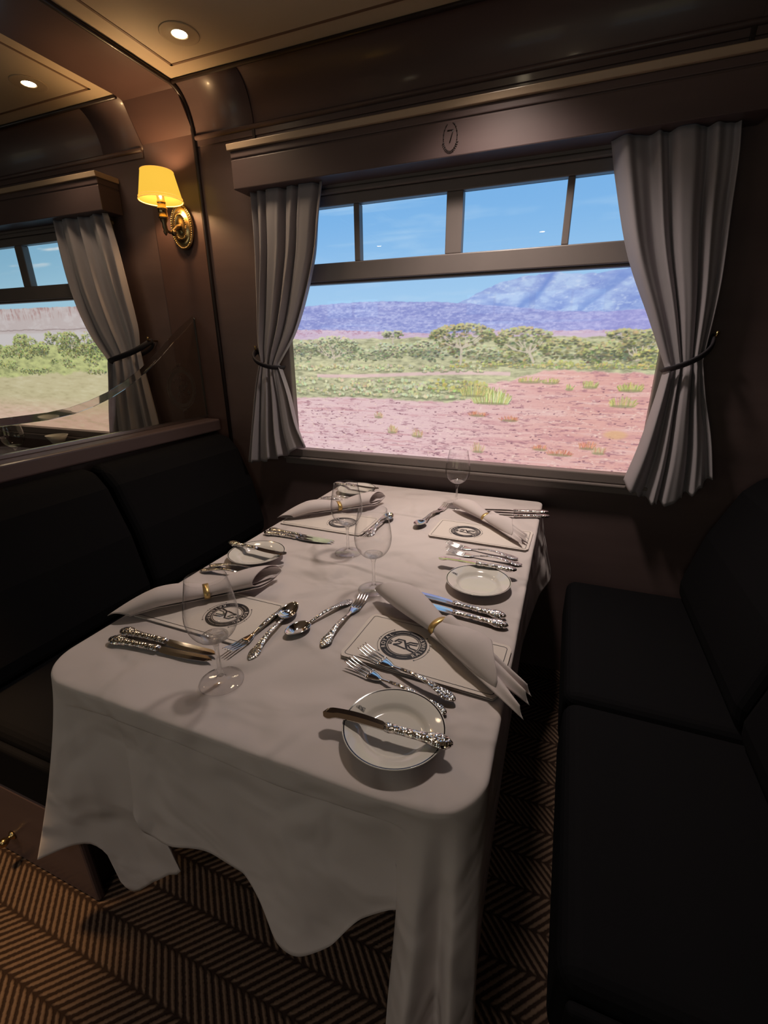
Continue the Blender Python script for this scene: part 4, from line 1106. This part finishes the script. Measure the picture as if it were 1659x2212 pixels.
LB = {
 'nr': dict(menu='white menu card with black crest nearest to the camera, right side of table', nap='gold-banded rolled napkin lying across the near right menu card, tip over table edge',
   kA='dinner knife with blue-reflecting blade, beside the far right side plate', kB='dinner knife with blade half under the near right napkin', fA='fork lying against the near right menu card, longer of the pair by the big plate', fB='fork partly under the rim of the nearest side plate',
   plate='white side plate with dark rim line, nearest to the camera', bk='butter knife laid across the nearest side plate', sp='dessert spoon with bowl towards the camera, in the middle of the near table', df='dessert fork pointing at the middle wine glass foot', glass='wine glass standing in the middle of the table, right of its twin'),
 'nl': dict(menu='white menu card seen through the nearest wine glass', nap='gold-banded rolled napkin at the near left place, seen through the nearest glass',
   kA='dinner knife nearest to the front edge of the table, at left', kB='dinner knife lying next to the near left menu card', fA='fork beside the near left napkin, lower of the two below the left plate', fB='fork just below the left side plate, upper of its pair',
   plate='side plate at the left table edge, in front of the wine glass pair', bk='butter knife laid across the left side plate, handle over the table edge', sp='large dessert spoon with dark shiny bowl pointing away, by the nearest wine glass', df='dessert fork between the near left menu card and the large spoon', glass='wine glass nearest to the camera, reflecting the yellow lamp'),
 'fr': dict(menu='white crest menu card on the far right of the table, near the window', nap='rolled napkin lying on the far right menu card', kA='dinner knife closest to the window at the far right corner', kB='dinner knife between the far right napkin and the corner knife',
   fA='fork beside the far right menu card, upper of the two', fB='fork between the far right side plate and its twin fork', plate='side plate at the right table edge, halfway along, between forks and knives', bk='butter knife across the far right side plate', sp='dessert spoon left of the far right menu card, bowl towards the camera', df='dessert fork pointing at the far wine glass by the window', glass='wine glass farthest away, standing in front of the window'),
 'fl': dict(menu='white menu card at the far left, behind the wine glass pair', nap='rolled napkin at the far left edge, behind the wine glasses', kA='dinner knife at the far left, the one nearer the left side plate', kB='dinner knife at the far left, the one nearer the far menu card',
   fA='fork at the far left, next to the far napkin', fB='fork at the far left, next to the farthest side plate', plate='side plate in the far left corner, below the window', bk='butter knife across the far left corner plate', sp='dessert spoon with dark bowl seen behind the middle wine glass', df='dessert fork lying beside the far left menu card, seen through the middle glass', glass='wine glass in the middle of the table, left of its twin'),
}
for q in ('nr','nl','fr','fl'):
    d = S[q]; l = LB[q]
    mx, my, ma = d['menu']; place('menu', mx, my, math.radians(ma), TOP+.0008, 'menu_card', l['menu'], 'menu', 'menu cards on the table')
    a, b = Vector(d['nap'][0]), Vector(d['nap'][1]); dd = (b-a).normalized()
    place('napkin_leaf' if q in ('nl', 'fl') else 'napkin', a.x, a.y, math.atan2(dd.y, dd.x), TOP+.0088, 'napkin', l['nap'], 'napkin', 'rolled napkins', sx={'nr': 1, 'nl': .92, 'fr': .84, 'fl': .97}[q])
    place_ab('knife', *d['kA'], .238, TOP+.001, 'dinner_knife', l['kA'], 'knife', 'dinner knives', roll={'nr': -.115, 'nl': .13, 'fr': 0, 'fl': 0}[q])
    place_ab('knife', *d['kB'], .238, TOP+.001, 'dinner_knife', l['kB'], 'knife', 'dinner knives', roll={'nr': -.115, 'nl': .13, 'fr': 0, 'fl': 0}[q])
    place_ab('fork', *d['fA'], .205, TOP+(.0055 if q == 'nr' else .001), 'dinner_fork', l['fA'], 'fork', 'dinner forks')
    place_ab('fork', *d['fB'], .205, TOP+.001, 'dinner_fork', l['fB'], 'fork', 'dinner forks')
    px, py, pa = d['plate']; place('plate', px, py, math.radians(pa), TOP+.0008, 'side_plate', l['plate'], 'plate', 'side plates')
    place_ab('butter', *d['bk'], .198, TOP+.0193, 'butter_knife', l['bk'], 'knife', 'butter knives', roll=-.06 if q == 'nr' else 0)
    place_ab('spoon', *d['sp'], .188, TOP+.0016, 'dessert_spoon', l['sp'], 'spoon', 'dessert spoons')
    place_ab('dfork', *d['df'], .195, TOP+.001, 'dessert_fork', l['df'], 'fork', 'dessert forks')
    gx, gy = d['glass']; place('glass', gx, gy, 0, TOP+.0008, 'wine_glass', l['glass'], 'wine glass', 'wine glasses on the table')
# ------------------------------------------------------------------ next bay, seen through the divider
t2 = thing('dining_table', 'dining table in the next bay, seen through the glass divider', 'table', (-2.76, 1.12, 0))
MB().box(-.38,.38,-.55,.56,.70,.7470).build('tabletop', M['wood_dark'], t2, bevel=.01)
MB().box(-.06,.06,-.06,.06,.0005,.699).build('pedestal', M['wood_dark'], t2, bevel=.01)
g = copy_tree(PROTO['glass']); g.name = 'wine_glass'; g.location = (-2.50,1.40,.7473); g.scale = (1.15,)*3
tag(g, 'wine glass on the next table, seen through the glass divider at the left edge', 'wine glass')
g.pop('group', None) if hasattr(g, 'pop') else None
if 'group' in g: del g['group']
bw = thing('sugar_bowl', 'small pale footed bowl seen through the divider, left of the curtain', 'bowl', (-2.53,1.63,.7473)); bw.scale = (1.3,)*3
mb = MB(); mb.lathe([(.0001,.0003),(.026,.0003),(.027,.002),(.010,.006),(.007,.012),(.007,.045),(.012,.050)], 32); mb.build('foot', M['china'], bw)
mb = MB(); mb.lathe([(.0001,.050),(.012,.050),(.022,.056),(.030,.070),(.041,.088),(.039,.088),(.028,.071),(.020,.058),(.0001,.054)], 40); mb.build('bowl', M['china'], bw)

# ------------------------------------------------------------------ light of the place
w = bpy.data.worlds.new('world'); SC.world = w; w.use_nodes = True
w.node_tree.nodes['Background'].inputs[0].default_value = (.6,.6,.8,1); w.node_tree.nodes['Background'].inputs[1].default_value = .02

SC.view_settings.view_transform = 'Standard'; SC.view_settings.look = 'None'; SC.view_settings.gamma = 1; SC.view_settings.use_curve_mapping = False
SC.view_settings.exposure = .30
SC.cycles.max_bounces = 10; SC.cycles.transparent_max_bounces = 24; SC.cycles.transmission_bounces = 10
SC.cycles.sample_clamp_indirect = 4; SC.cycles.caustics_refractive = False; SC.cycles.caustics_reflective = False; SC.cycles.blur_glossy = .5
